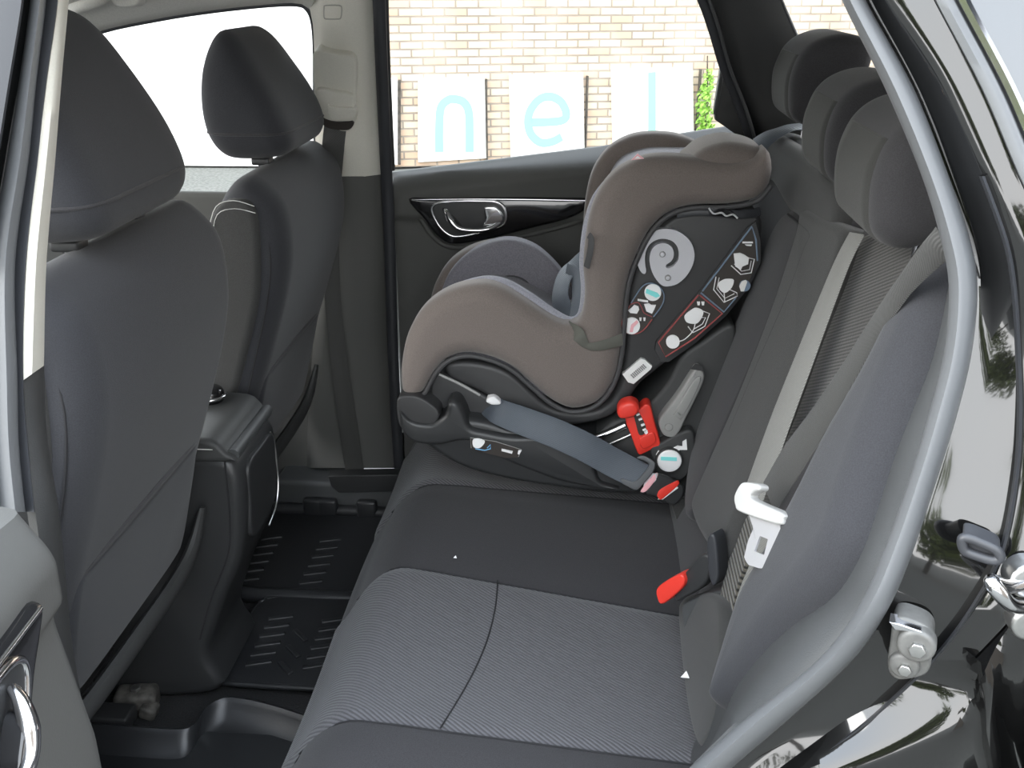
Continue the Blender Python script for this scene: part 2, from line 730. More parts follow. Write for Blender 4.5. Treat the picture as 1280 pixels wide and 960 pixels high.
WYAW = math.radians(14)
WORG = Vector((-1.9, 8.4, 0))
structure(upright('wall_brick', M['brick'], 0, 9, 4.2, .3, WORG, WYAW), 'old pale red brick wall across the yard')
structure(upright('wall_plaster', M['plaster'], -11, 0, 4.2, .3, WORG+Vector((0, .02, 0)), math.radians(2)), 'bright white plastered wall left of the brick wall')
WX = Vector((math.cos(WYAW), math.sin(WYAW), 0))
WN = Vector((math.sin(WYAW), -math.cos(WYAW), 0))
WF = (WORG+WN*.0, WX, Vector((0, 0, 1)), WN)


def wall2(pts, c=0):
    return onf(pts, WF, c)


def board_geo(px, c0, c1):
    q = wall2(px, c1)
    z0 = min(.02, q[0][1])
    return q


def sign(px, label, letter):
    q = wall2(px, .04)
    base = WF[0]+WX*((q[0][0]+q[1][0])/2)
    t = thing('sign_board', label, 'sign', base, None)
    v, f = pillow_geo(q, WF, .0, .04, (0, 0), (.004, .004), smooth=False, nr=2)
    mesh_obj('panel', v, f, M['board'], t)
    # dark side battens that the board is nailed to
    xs = [a for a, b in q]
    zb = [b for a, b in q]
    x1 = max(xs)
    v, f = pillow_geo([(x1+.002, min(zb)), (x1+.014, min(zb)), (x1+.014, max(zb)-.02), (x1+.002, max(zb)-.02)], WF, .0, .05, smooth=False)
    mesh_obj('batten', v, f, M['bark'], t)
    pts = letter
    w3 = [WF[0]+WX*a+Vector((0, 0, b))+WN*.042 for a, b in wall2(pts, .042)]
    v, f = ribbon_geo(w3, .075, .004, WN, 8)
    mesh_obj('letter', v, f, M['letter'], t)
    return t


sign([(523, 203), (608, 198), (606, 96), (523, 99)], 'white board painted with a mint letter n on the brick wall', 
     [(549, 190), (549, 160), (551, 135), (560, 125), (570, 124), (580, 128), (586, 140), (587, 165), (587, 190)])
sign([(639, 200), (731, 196), (729, 92), (637, 94)], 'white board painted with a mint letter e on the brick wall',
     [(664, 153), (700, 151), (708, 143), (702, 128), (690, 121), (676, 123), (664, 136), (660, 152), (664, 168), (676, 178), (690, 177), (702, 171)])
sign([(767, 200), (868, 196), (866, 84), (765, 87)], 'white board painted with a mint letter l on the brick wall',
     [(815, 90), (815, 130), (815, 195)])
q = wall2([(488, 206), (497, 206), (497, 98), (488, 98)], .06)
v, f = pillow_geo(q, WF, 0, .06, smooth=False)
o = mesh_obj('whitewashed_post', v, f, M['post'])
tag(o, 'narrow whitewashed post at left end of the brick wall', 'post')
q = wall2([(498, 206), (501, 206), (501, 100), (498, 100)], .04)
v, f = pillow_geo(q, WF, 0, .04, smooth=False)
o = mesh_obj('dark_batten', v, f, M['bark'])
tag(o, 'thin dark upright batten right beside the whitewashed post', 'batten')


def leaf_cloud(mb, centre, size, n, ls):
    for i in range(n):
        while True:
            p = Vector((random.uniform(-1, 1), random.uniform(-1, 1), random.uniform(-1, 1)))
            if p.length < 1:
                break
        p = Vector(centre)+Vector((p.x*size[0], p.y*size[1], p.z*size[2]))
        a = Vector((random.gauss(0, 1), random.gauss(0, 1), random.gauss(0, 1))).normalized()
        b = a.orthogonal().normalized()
        c = a.cross(b)
        s = ls*random.uniform(.6, 1.3)
        mb.add([p-b*s, p+c*s*.45+a*s*.1, p+b*s, p-c*s*.45+a*s*.1], [(0, 1, 2, 3)])


pc = wall2([(879, 125)], .1)[0]
P0 = WF[0]+WX*pc[0]+WN*.16
t = thing('climbing_plant', 'bright green leafy plant growing up the brick wall', 'plant', (P0.x, P0.y, 0))
mb = MB()
for k in range(5):
    leaf_cloud(mb, P0+Vector((random.uniform(-.03, .03), 0, .10+.15*k)), (.11-.014*k, .08, .14), 110, .030)
mb.build('foliage', M['leaf'], t, angle=None)
tube('stem', [P0+Vector((0, 0, -.02)), P0+Vector((.02, 0, .4)), P0+Vector((-.01, 0, .95))], [.012, .01, .006], M['bark'], t)

v, f = box_geo((4.1, -3.6, 2.2), (.6, 5.0, 4.5), bev=.02)  # unseen wall, added to keep sky light off the open near door
structure(mesh_obj('wall_sky_blocker', v, f, mat('brown light blocking wall', (.16, .14, .12), .9, noise=.1, nscale=4)), 'brown light blocking wall added out of view')

# trees standing behind the photographer: they are mirrored in the black paint
for i, (x, y, h, r) in enumerate([(-10.2, -8.6, 6.0, 2.3), (-4.4, -9.0, 6.2, 2.3), (1.4, -9.4, 4.4, 1.9)]):
    t = thing('shade_tree', 'olive green leafy street tree standing beside the road', 'tree', (x, y, -.02), 'street trees')
    mb = MB()
    for k in range(7):
        leaf_cloud(mb, (x+random.uniform(-.6, .6)*r, y+random.uniform(-.5, .5)*r, h*.5+random.uniform(-.3, .4)*h*.5), (r*.62, r*.62, r*.45), 260, .2)
    mb.build('crown', M['hedge'], t, angle=None)
    tube('trunk', [(x, y, -.05), (x+.05, y, h*.3), (x, y+.05, h*.7)], [.17, .14, .08], M['bark'], t)

# ------------------------------------------------------------------ car shell
v, f = box_geo((-.2, .83, .36), (3.4, 1.5, .06), bev=.01)
structure(mesh_obj('floor', v, f, M['carpet']), 'black carpeted car floor')
v, f = box_geo((-.05, .86, 1.69), (3.1, 1.24, .05), bev=.02)
structure(mesh_obj('ceiling', v, f, M['headliner']), 'pale fabric car headliner')


v, f = box_geo((-1.62, .84, .78), (.30, 1.36, .80), bev=.05)
structure(mesh_obj('wall_front', v, f, M['dark_plastic']), 'dark dashboard ahead of the front seats')
v, f = box_geo((-1.08, .11, .78), (1.0, .07, .80), bev=.02)
structure(mesh_obj('door_4', v, f, M['door_plastic']), 'near front door panel')
v, f = box_geo((1.30, .84, .80), (.06, 1.36, .88), bev=.01)
structure(mesh_obj('wall_back', v, f, M['dark_plastic']), 'tailgate lower panel behind the cargo area')
v, f = box_geo((.86, .14, .90), (.85, .05, .90), bev=.01)
structure(mesh_obj('wall_rear_near', v, f, M['dark_plastic']), 'near cargo side trim')


# ---- side door, in its own coordinates: s from the front edge rearwards, z up, n inwards
def door_n(s, z, zb, rl=.045):
    d = zb-z
    if d < .05:
        n = .045-rl+rl*math.sin(min(1, d/.05)*math.pi/2)
    elif d < .12:
        n = .045-.010*(d-.05)/.07
    else:
        n = .035
    zc = 1.125
    if z < zc:
        n -= .012*min(1, (zc-z)/.012)
        if z < .95:                                   # arm rest shelf
            a = max(0, 1-abs(z-.86)/.09)
            n += .05*a*min(1, max(0, (s-.12)/.12))
        if z < .70:
            n += .01*min(1, (.70-z)/.2)
    edge = min(1, s/.02)
    return n*math.sqrt(max(0, 1-(1-edge)**2))


def belt(s):
    return 1.215+.06*min(1, s/.45)+(.17*(s-.45) if s > .45 else 0)


def sz(px):                        # far door photo points -> (s, z)
    return [(p.x+.445, p.z) for p in (PY(a, b, 1.49) for a, b in px)]


def mirror_mouth(pts):
    return pts


def build_door(name, label, mp, smax, ds=0.0, rl=.045):
    """mp(s, z, n) places the door in the car"""
    o0 = mp(0, .45, 0)
    t = bpy.data.objects.new(name, None)
    col.objects.link(t)
    t.location = o0
    structure(t, label)
    ns, nz = 40, 90
    v, f = [], []
    for i in range(ns+1):
        s = smax*(i/ns)**1.3
        zb = belt(s)
        for k in range(nz+1):
            z = .42+(zb-.42)*(1-(1-k/nz)**1.5)
            v.append(mp(s, z, door_n(s, z, zb, rl)))
    for i in range(ns):
        for k in range(nz):
            f.append((i*(nz+1)+k, (i+1)*(nz+1)+k, (i+1)*(nz+1)+k+1, i*(nz+1)+k+1))
    N0 = len(v)
    for i in range(ns+1):
        s = smax*(i/ns)**1.3
        for k in range(nz+1):
            z = .42+(belt(s)-.42)*(1-(1-k/nz)**1.5)
            v.append(mp(s, z, -.012))
    f += [tuple(j+N0 for j in reversed(q)) for q in list(f)]
    W = nz+1
    for i in range(ns):
        f.append((i*W, N0+i*W, N0+(i+1)*W, (i+1)*W))
        f.append((i*W+nz, (i+1)*W+nz, N0+(i+1)*W+nz, N0+i*W+nz))
    for k in range(nz):
        f.append((k, k+1, N0+k+1, N0+k))
        a = ns*W
        f.append((a+k, N0+a+k, N0+a+k+1, a+k+1))
    mesh_obj('trim_panel', v, f, M['door_plastic'], t)
    # frame for pieces lying on the panel
    O = mp(ds, 0, 0)
    o_ = mp(0, 0, 0)
    fr = (O, mp(1, 0, 0)-o_, mp(0, 1, 0)-o_, mp(0, 0, 1)-o_)
    gl = sz([(511, 248), (545, 247), (640, 246), (700, 247), (734, 248), (735, 258), (722, 268), (700, 276), (660, 286), (620, 296), (585, 303), (562, 304), (546, 294), (530, 273)])
    pillow('gloss_strip', gl, fr, .018, .052, (0, 0), (.008, .012), M['gloss'], t, n=90)
    rim = sz([(513, 244), (600, 243), (680, 243), (738, 244), (742, 262), (722, 278), (690, 288), (650, 298), (600, 309), (566, 311), (545, 302), (526, 277)])
    vv, ff = tube_geo([O+fr[1]*a+fr[2]*b+fr[3]*.026 for a, b in rim], .006, closed=True, smooth=5)
    mesh_obj('strip_surround', vv, ff, M['door_plastic'], t)
    top = sz([(516, 248.5), (580, 247.5), (660, 248), (734, 249.5)])
    vv, ff = tube_geo([O+fr[1]*a+fr[2]*b+fr[3]*.052 for a, b in top], .0022, smooth=4)
    mesh_obj('chrome_line', vv, ff, M['chrome'], t)
    ov = sz([(541, 262), (546, 253), (565, 250), (600, 249.5), (622, 251), (632, 260), (633, 272), (626, 281), (600, 289), (575, 293.5), (562, 291), (550, 280)])
    bz = pillow('handle_cup', ov, fr, .040, .0555, (0, 0), (.003, .002), M['black_plastic'], t, n=80)
    vv, ff = tube_geo([O+fr[1]*a+fr[2]*b+fr[3]*.055 for a, b in ov], .0035, closed=True, smooth=6)
    mesh_obj('handle_rim', vv, ff, M['chrome'], bz)
    hp = sz([(556, 259), (561, 262), (566, 271), (575, 280), (592, 283), (612, 282), (626, 276)])
    hc = [.058, .068, .074, .078, .078, .074, .062]
    vv, ff = tube_geo([O+fr[1]*a+fr[2]*b+fr[3]*c for (a, b), c in zip(hp, hc)], [.004, .006, .008, .006, .005, .006, .005], smooth=6)
    hd = mesh_obj('door_handle', vv, ff, M['chrome'], t)
    blk = sz([(606, 257), (614, 255), (622, 256), (629, 264), (630, 273), (622, 279), (610, 280), (604, 279), (608, 270)])
    pillow('lock_lever', blk, fr, .05, .066, (0, 0), (.004, .004), M['chrome'], t, n=40)
    hb = sz([(560, 268), (566, 266), (576, 276), (579, 281), (573, 283)])
    pillow('handle_grip', hb, fr, .058, .076, (0, 0), (.003, .004), M['gloss'], hd, n=30)
    return t, fr


far_door, FFR = build_door('door_1', 'closed far rear door with black trim and chrome handle', lambda s, z, n: Vector((-.445+s, 1.53-n, z)), 1.05)
near_door, NFR = build_door('door_2', 'open near rear door seen edge on at lower left', lambda s, z, n: Vector((-.478+n+s*.10, .010+.18*max(0, min(.25, 1.2-z))-s, z)), .62, .048, .022)

# ---- far door window
win = [(470, -60), (477, 0), (481, 90), (487, 206)]
seal = [PF(a, b, -.03) for a, b in [(470, -90), (474, 0), (477, 80), (480, 150), (483, 215), (487, 300), (490, 400), (494, 500), (500, 600)]]
o = tube('trim_1', seal, .013, M['dark_rubber'], None, flat=(Vector((0, 1, 0)), .8))
structure(o, 'black rubber seal along the front edge of the far rear door')
seal2 = [PF(a, b, -.02) for a, b in [(482, -90), (481.5, 0), (484, 80), (487, 150), (490, 212)]]
o = tube('trim_2', seal2, .007, M['dark_plastic'], None)
structure(o, 'inner window frame edge of the far rear door')
gl = [PF(a, b, .02) for a, b in [(476, -150), (484, 215), (560, 212), (740, 185), (905, 150), (945, 170), (905, 85), (860, -150)]]
o = mesh_obj('window_1', gl, [tuple(range(len(gl)))], M['glass'])
structure(o, 'far rear door window looking onto the brick wall')
# rear frame of the door glass: seal and bright edge, dark fixed corner
o = tube('trim_3', [PF(a, b, -.02) for a, b in [(845, -80), (879, 0), (893, 40), (906, 84), (926, 135), (938, 172), (944, 215)]], .011, M['dark_rubber'], None, flat=(Vector((0, 1, 0)), .6))
structure(o, 'black rubber seal down the rear edge of the far rear door')
o = tube('trim_4', [PF(a, b, -.03) for a, b in [(851, -80), (886, 0), (900, 40), (912, 84), (932, 135), (945, 180), (949, 215)]], .0035, M['sill_plastic'], None)
structure(o, 'thin grey edge beside the far door seal')
cor = [PF(a, b, .0) for a, b in [(903, 84), (907, 84), (944, 172), (938, 180), (894, 150), (893, 138)]]
c2 = [(p.x, p.z) for p in cor]
v, f = pillow_geo(c2, (Vector((0, 1.47, 0)), Vector((1, 0, 0)), Vector((0, 0, 1)), Vector((0, 1, 0))), -.012, .012, (.002, .003), (0, 0), smooth=False)
structure(mesh_obj('trim_5', v, f, M['dark_plastic']), 'dark fixed corner piece of the far rear door window')
o = tube('trim_6', [PF(a, b, -.01) for a, b in [(904, 82), (899, 112), (894, 142)]], .004, M['sill_plastic'], None)
structure(o, 'upright divider bar of the far rear door window')

# ---- far C pillar with quarter window
pil = [(856, -90), (886, 0), (898, 40), (910, 84), (930, 135), (944, 185), (960, 300), (1090, 300), (1040, 190), (1010, 100), (992, 50), (976, 0), (950, -90)]
L1 = [PF(a, b, .0) for a, b in [(848, -90), (884, 0), (897, 40), (910, 84), (930, 135), (945, 185), (955, 300)]]
L2 = [PF(a, b, -.045) for a, b in [(885, -90), (918, 0), (932, 40), (946, 84), (963, 135), (975, 185), (990, 300)]]
L3 = [PF(a, b, -.04) for a, b in [(925, -90), (955, 0), (970, 40), (988, 84), (1008, 135), (1030, 185), (1060, 300)]]
L4 = [PF(a, b, -.025) for a, b in [(942, -90), (975, 0), (992, 40), (1012, 84), (1040, 135), (1062, 185), (1090, 300)]]
o = loft('trim_7', [L1, L2, L3, L4], M['dark_plastic'], n=24, thick=.006, tdir=(0, 1, 0))
structure(o, 'dark trim of the far rear pillar')
qg = [PF(a, b, .035) for a, b in [(940, -90), (975, 0), (995, 60), (1040, 150), (1200, 150), (1200, -90)]]
structure(mesh_obj('window_2', qg, [tuple(range(6))], M['glass']), 'far rear quarter window')
o = tube('trim_8', [PF(a, b, .02) for a, b in [(941, -90), (975, 0), (992, 40), (1008, 76)]], .006, M['dark_rubber'], None)
structure(o, 'black edge of the far quarter window')
v, f = box_geo((.9, 1.53, .9), (.95, .05, .84), bev=.01)
structure(mesh_obj('wall_rear_far', v, f, M['dark_plastic']), 'dark cargo side trim behind the rear seats')

# ---- far B pillar: pale upper trim, dark lower trim
A = [PF(a, b, .0) for a, b in [(384, -90), (386, 0), (391, 30), (393, 80), (393, 160), (400, 222)]]
B = [PF(a, b, -.04) for a, b in [(402, -90), (404, 0), (406, 30), (408, 80), (408, 160), (410, 223)]]
C_ = [PF(a, b, -.045) for a, b in [(440, -90), (447, 0), (449, 30), (451, 80), (452, 160), (456, 222)]]
D = [PF(a, b, .0) for a, b in [(468, -90), (474, 0), (476, 30), (478, 80), (480, 160), (484, 218)]]
o = loft('trim_9', [A, B, C_, D], M['trim_light'], n=24, thick=.02, tdir=(0, 1, 0))
structure(o, 'pale grey upper trim of the far middle pillar')
A = [PF(a, b, .0) for a, b in [(398, 221), (400, 300), (392, 420), (385, 520), (384, 585)]]
B = [PF(a, b, -.045) for a, b in [(412, 221), (412, 300), (406, 420), (400, 520), (398, 585)]]
C_ = [PF(a, b, -.05) for a, b in [(452, 221), (456, 300), (462, 420), (470, 520), (476, 585)]]
D = [PF(a, b, -.01) for a, b in [(482, 218), (486, 300), (490, 420), (497, 520), (510, 585)]]
o = loft('trim_10', [A, B, C_, D], M['door_plastic'], n=24, thick=.02, tdir=(0, 1, 0))
structure(o, 'dark lower trim of the far middle pillar')
# embossed mark on the pale trim
em = [PF(a, b, -.052) for a, b in [(407, 7), (424, 7), (427, 11), (426, 22), (422, 24), (408, 24), (405, 21), (405, 10)]]
o = tube('trim_11', em, .0012, mat('shaded emboss', (.42, .41, .37), .7), None, closed=True, smooth=3)
structure(o, 'small embossed square mark on the pale pillar trim')

# ---- far front door: window line, roof rail, door panel
R1 = [PF(a, b, .01) for a, b in [(70, 62), (125, 39), (200, 23), (265, 13), (330, 6), (372, 4), (388, 12)]]
R2 = [PF(a, b, -.03) for a, b in [(66, 52), (124, 31), (200, 14), (265, 3), (330, -5), (372, -8), (392, 2)]]
R3 = [PF(a, b, -.10) for a, b in [(50, -40), (120, -50), (200, -60), (265, -65), (330, -70), (372, -70), (440, -70)]]
o = loft('trim_12', [R1, R2, R3], M['headliner'], n=30, thick=.03, tdir=(0, 1, .2))
structure(o, 'pale roof rail above the far front door window')
o = tube('trim_13', [PF(a, b, .02) for a, b in [(60, 66), (125, 40), (200, 24), (265, 14), (330, 7), (370, 5.5), (384, 12), (391, 30), (393.5, 70), (394, 165), (398, 235)]], .0045, M['dark_rubber'], None)
structure(o, 'thin black seal around the far front door window')
gl = [PF(a, b, .035) for a, b in [(60, 50), (200, 10), (330, -10), (400, -5), (400, 240), (60, 260)]]
structure(mesh_obj('window_3', gl, [tuple(range(6))], M['glass']), 'far front door window, bright white outside')
v, f = box_geo((-1.06, 1.535, .78), (1.0, .03, .77), bev=.012)
structure(mesh_obj('door_3', v, f, M['door_plastic']), 'far front door panel seen between the front seats')
# roof grab handle
g = thing('grab_handle', 'pale folding grab handle on the roof rail above far front window', 'handle', PF(110, 6, -.09))
tube('grip', [PF(a, b, c) for a, b, c in [(85, 14, -.06), (95, 10, -.10), (110, 5, -.11), (124, 0, -.10), (132, -5, -.06)]], [.010, .011, .011, .011, .010], M['headliner'], g)
pillow('mount', [(p.x, p.z) for p in (PF(a, b, -.06) for a, b in [(145, 5), (160, 9), (176, 5), (176, -8), (145, -8)])], (Vector((0, PF(160, 3, -.06).y, 0)), Vector((1, 0, 0)), Vector((0, 0, 1)), Vector((0, 1, 0))), -.015, .04, (.004, .006), (0, 0), M['headliner'], g, n=30)

# ---- far sill with belt outlet
v, f = box_geo((-.54, 1.50, .425), (.42, .13, .11), bev=.012)
structure(mesh_obj('trim_14', v, f, M['sill_plastic']), 'grey plastic sill trim under the far door')

# ------------------------------------------------------------------ near side body around the open doorway
ROW = [-60, 0, 110, 220, 300, 360, 440, 520, 600, 690, 760, 825, 900, 960, 1010]
SL = [1030, 1052, 1106, 1152, 1176, 1186, 1180, 1160, 1136, 1104, 1072, 1022, 930, 862, 810]      # seal, inner edge
S0 = [1056, 1082, 1142, 1186, 1213, 1222, 1215, 1196, 1171, 1141, 1111, 1066, 985, 915, 860]      # seal, outer edge
JM = [1066, 1092, 1152, 1198, 1226, 1240, 1238, 1226, 1210, 1186, 1150, 1100, 1020, 945, 890]     # jamb middle
J2 = [1078, 1106, 1176, 1226, 1255, 1266, 1271, 1273, 1268, 1250, 1214, 1164, 1085, 1005, 950]    # outer rubber line
J3 = [1140, 1167, 1225, 1272, 1310, 1330, 1345, 1345, 1340, 1325, 1275, 1215, 1120, 1008, 960]     # corner to the outer skin


O2 = [-.022, -.022, -.022, -.022, -.018, -.010, -.002, .002, .004, .004, .004, .002, .0, -.005, -.010]
O3 = [q-.010 for q in O2]


def PR(xs, off, dy=0):
    of = off if isinstance(off, list) else [off]*len(xs)
    return [PB(x, y+dy, o_) for x, y, o_ in zip(xs, ROW, of)]


# rubber seal: a fat rounded strip
def seal_lines():
    out = []
    for t, d in ((0, .012), (.0, -.004), (.12, -.016), (.35, -.024), (.65, -.024), (.88, -.014), (1, .0), (1, .014)):
        out.append([PB(a+(b-a)*t, y, d) for a, b, y in zip(SL, S0, ROW)])
    return out


o = loft('trim_15', seal_lines(), M['rubber'], n=90)
structure(o, 'fat grey rubber door seal along the rear edge of the near doorway')
o = loft('wall_jamb', [PR([x-3 for x in S0], .014), PR([x+4 for x in S0], .014), PR(JM, [.5*(.014+q)+.002 for q in O2]), PR([a*.35+b*.65 for a, b in zip(JM, J2)], [.2*.014+.8*q for q in O2]), PR(J2, O2)], M['paint'], n=90)
structure(o, 'glossy black painted door jamb of the near rear pillar')
o = loft('trim_16', [[PB(a+(b-a)*t, y, d+q) for a, b, y, q in zip([x-3 for x in J2[3:]], [x+6 for x in J2[3:]], ROW[3:], O2[3:])] for t, d in ((0, .006), (.15, -.005), (.5, -.010), (.85, -.008), (1, .004))], M['dark_rubber'], n=60)
structure(o, 'thin grey rubber line on the near door jamb')
MX = 12
o = loft('wall_near', [PR(J2[:MX], O2), PR([a*.9+b*.1 for a, b in zip(J2, J3)][:MX], [q-.004 for q in O2]), PR([a*.5+b*.5 for a, b in zip(J2, J3)][:MX], [q-.007 for q in O2]), PR([a*.1+b*.9 for a, b in zip(J2, J3)][:MX], [q-.009 for q in O2]), PR(J3[:MX], O3), PR([x+4 for x in J3][:MX], [q+.006 for q in O3])], M['paint'], n=90)
structure(o, 'glossy black body corner beside the near rear pillar')
# ledge over the wheel arch, tilted outwards
LA = [PB(a, b, .004) for a, b in [(1190, 800), (1150, 842), (1110, 866), (1060, 897), (1010, 932), (960, 968), (915, 1000)]]
LBp = [(1226, 828), (1216, 856), (1180, 888), (1105, 925), (1005, 963), (950, 990), (905, 1015)]
LB = [PZ(a, b, p.z-.004) for (a, b), p in zip(LBp, LA)]
LBr = [p+Vector((.002, -.004, -.010)) for p in LB]
o = loft('wall_ledge', [LA, [p.lerp(q, .5)+Vector((0, 0, .001)) for p, q in zip(LA, LB)], LB, LBr], M['paint'], n=60)
structure(o, 'glossy black ledge over the near wheel arch mirroring the sky')
# upper part: rubber strip and quarter glass
o = loft('trim_17', [[PB(x, y, d) for x, y in zip([x+q for x in J3[:7]], ROW[:7])] for q, d in ((0, -.026), (3, -.038), (14, -.042), (24, -.040), (28, -.028))], M['rubber'], n=40)
structure(o, 'grey rubber strip between body and near quarter glass')
o = loft('trim_18', [[PB(x, y, d) for x, y in zip([x+q for x in J3[:7]], ROW[:7])] for q, d in ((27, -.028), (31, -.038), (40, -.040), (46, -.034))], M['chrome'], n=40)
structure(o, 'bright edge strip of the near quarter glass')
o = loft('window_4', [[PB(x, y, d) for x, y in zip([x+q for x in J3[:7]], ROW[:7])] for q, d in ((44, -.032), (150, -.026), (330, -.02))], M['tinted'], n=40)
structure(o, 'dark tinted near rear quarter glass mirroring the blue sky')
# lower outer skin: from the corner down over the wheel arch
e0 = [PB(x+2, y, q-.010) for x, y, q in list(zip(J3, ROW, O2))[5:10]]+[PB(1290, 745, -.006), PB(1250, 800, -.006)]+LBr
e1 = [p+Vector((.004, -.006, -.014)) for p in e0]
e2 = [p+Vector((.012, -.003, -.05)) for p in e0]
e3 = [p+Vector((.03, .006, -.10)) for p in e0]
e4 = [p+Vector((.05, .022, -.16)) for p in e0]
e5 = [p+Vector((.16, .12, -.5)) for p in e0]
o = loft('wall_quarter', [e0, e1, e2, e3, e4, e5], M['paint'], n=60)
structure(o, 'glossy black rear quarter panel above the near wheel arch')
quarter = o
# rest of the body side behind the doorway and the roof side above it
v, f = box_geo((.935, .03, .86), (1.05, .05, 1.06), bev=.02)
structure(mesh_obj('wall_side_near', v, f, M['paint']), 'glossy black rear body side of the car')
v, f = box_geo((1.28, .10, 1.38), (.34, .05, .56), Matrix.Rotation(-.33, 3, 'X'), bev=.02)
structure(mesh_obj('trim_28', v, f, M['paint']), 'black rearmost pillar of the car')
v, f = box_geo((-.05, .215, 1.675), (3.1, .10, .05), bev=.02)
structure(mesh_obj('trim_29', v, f, M['paint']), 'black roof side of the car')

# inner plastic wheel house trim between seat bolster and seal
W0 = [(1196, 330), (1180, 440), (1160, 510), (1140, 560), (1112, 640), (1082, 705), (1052, 760), (1000, 815), (930, 888), (862, 955), (810, 1010)]
W1 = [(1186, 330), (1162, 440), (1140, 500), (1118, 560), (1092, 640), (1068, 700), (1040, 745), (990, 790), (940, 850), (890, 930), (850, 1000)]
W2 = [(1176, 325), (1150, 430), (1128, 490), (1104, 550), (1080, 625), (1055, 690), (1025, 730), (965, 785), (925, 840), (905, 895), (880, 960)]
WL = [[PB(a+26, b+12, .006) for a, b in W0], [PB(a+4, b, .02) for a, b in W0], [PB(a, b, .11) for a, b in W1], [PB(a, b, .22) for a, b in W2], [PB(a-20, b-10, .32) for a, b in W2]]
o = loft('trim_20', WL, M['sill_plastic'], n=60)
structure(o, 'grey plastic wheel house trim beside the rear seat')

# near sill and threshold (below the frame, keeps light off the floor)
v, f = box_geo((-.15, .09, .33), (.75, .16, .16), bev=.02)
structure(mesh_obj('trim_22', v, f, M['sill_plastic']), 'near door sill')

# ---- near B pillar
BR = [-80, 0, 100, 200, 330, 475, 560, 640]
o = loft('trim_23', [[PB(x, y, d) for x, y in zip(xs, [-80, 0, 100, 200, 330, 478-(xs[-1]-25)*.7])] for xs, d in (([77, 71, 57, 45, 31, 25], .022), ([78, 73, 59, 47, 33, 28], .012), ([83, 78, 68, 58, 45, 40], .018), ([90, 84, 74, 66, 55, 54], .07), ([92, 86, 77, 69, 58, 55], .095))], M['trim_light'], n=40)
structure(o, 'pale grey upper trim of the near middle pillar, brightly lit')
o = loft('trim_24', [[PB(x, y, d) for x, y in zip(xs, [450, 520, 580, 640, 720, 800, 900, 1000])] for xs, d in (([22, 22, 28, 34, 46, 60, 80, 100], .025), ([29, 30, 36, 44, 56, 70, 90, 110], .016), ([40, 42, 50, 58, 66, 76, 94, 112], .026), ([53, 55, 62, 72, 80, 88, 104, 120], .076), ([55, 57, 64, 74, 82, 90, 106, 122], .105))], M['dark_plastic'], n=40)
structure(o, 'dark lower trim of the near middle pillar')
o = loft('trim_25', [[PB(x, y, d) for x, y in zip(xs, BR)] for xs, d in (([58, 55, 43, 33, 16, 20, 22, 30], .02), ([58, 55, 43, 33, 16, 20, 23, 31], .006), ([75, 72, 58, 47, 32, 29, 35, 43], .006), ([76, 73, 59, 48, 33, 30, 36, 44], .02))], M['dark_rubber'], n=50)  # dark strip laid where only shade falls between seal and pale trim
structure(o, 'dark strip standing for the shadow gap beside the seal of the near middle pillar')
o = loft('trim_27', [[PB(a+(b-a)*t, y, d) for a, b, y in zip([46, 38, 24, 8, -12, -12, -8, 0], [62, 58, 46, 36, 19, 22, 24, 32], BR)] for t, d in ((0, .0), (.06, -.012), (.3, -.020), (.6, -.020), (.9, -.010), (1, .006))], M['rubber'], n=60)
structure(o, 'pale grey rubber seal along the near middle pillar')
o = loft('wall_front_near', [[PB(x, y, d) for x, y in zip(xs, BR)] for xs, d in (([48, 41, 27, 11, -9, -9, -5, 3], .004), ([40, 33, 18, 0, -20, -20, -16, -8], -.008), ([34, 27, 11, -5, -30, -30, -26, -18], -.03))], M['paint'], n=50)
structure(o, 'painted flange of the near middle pillar')
o = loft('trim_26', [[PB(x, y, d) for x, y in zip(xs, [-80, 0, 100, 200, 330])] for xs, d in (([36, 30, 14, -2, -22], -.03), ([33, 27, 11, -5, -25], -.045), ([10, 2, -14, -30, -50], -.05), ([-20, -30, -46, -60, -80], -.05))], M['dark_rubber'], n=40)
structure(o, 'dark edge of the open near front door frame')

# ------------------------------------------------------------------ hardware on the near jamb
t = thing('door_striker', 'silver metal door striker loop on the jamb at far right', 'striker', PB(1270, 745, -.03))
p = [PB(1300, 722, -.012), PB(1262, 733, -.022), PB(1240, 727, -.037), PB(1250, 742, -.040), PB(1268, 758, -.027), PB(1300, 758, -.012)]
tube('loop', p, [.006, .006, .0065, .0065, .006, .006], M['chrome'], t, smooth=5)
for a, b in ((1283, 722), (1285, 775)):
    c = PB(a, b, -.014)
    v, f = pillow_geo(disc2(0, 0, .016, 24), (c, Vector((1, 0, 0)), Vector((0, 0, 1)), Vector((0, -1, 0))), -.012, .008, (0, 0), (.004, .004), smooth=False)
    mesh_obj('base_plate', v, f, M['steel'], t)

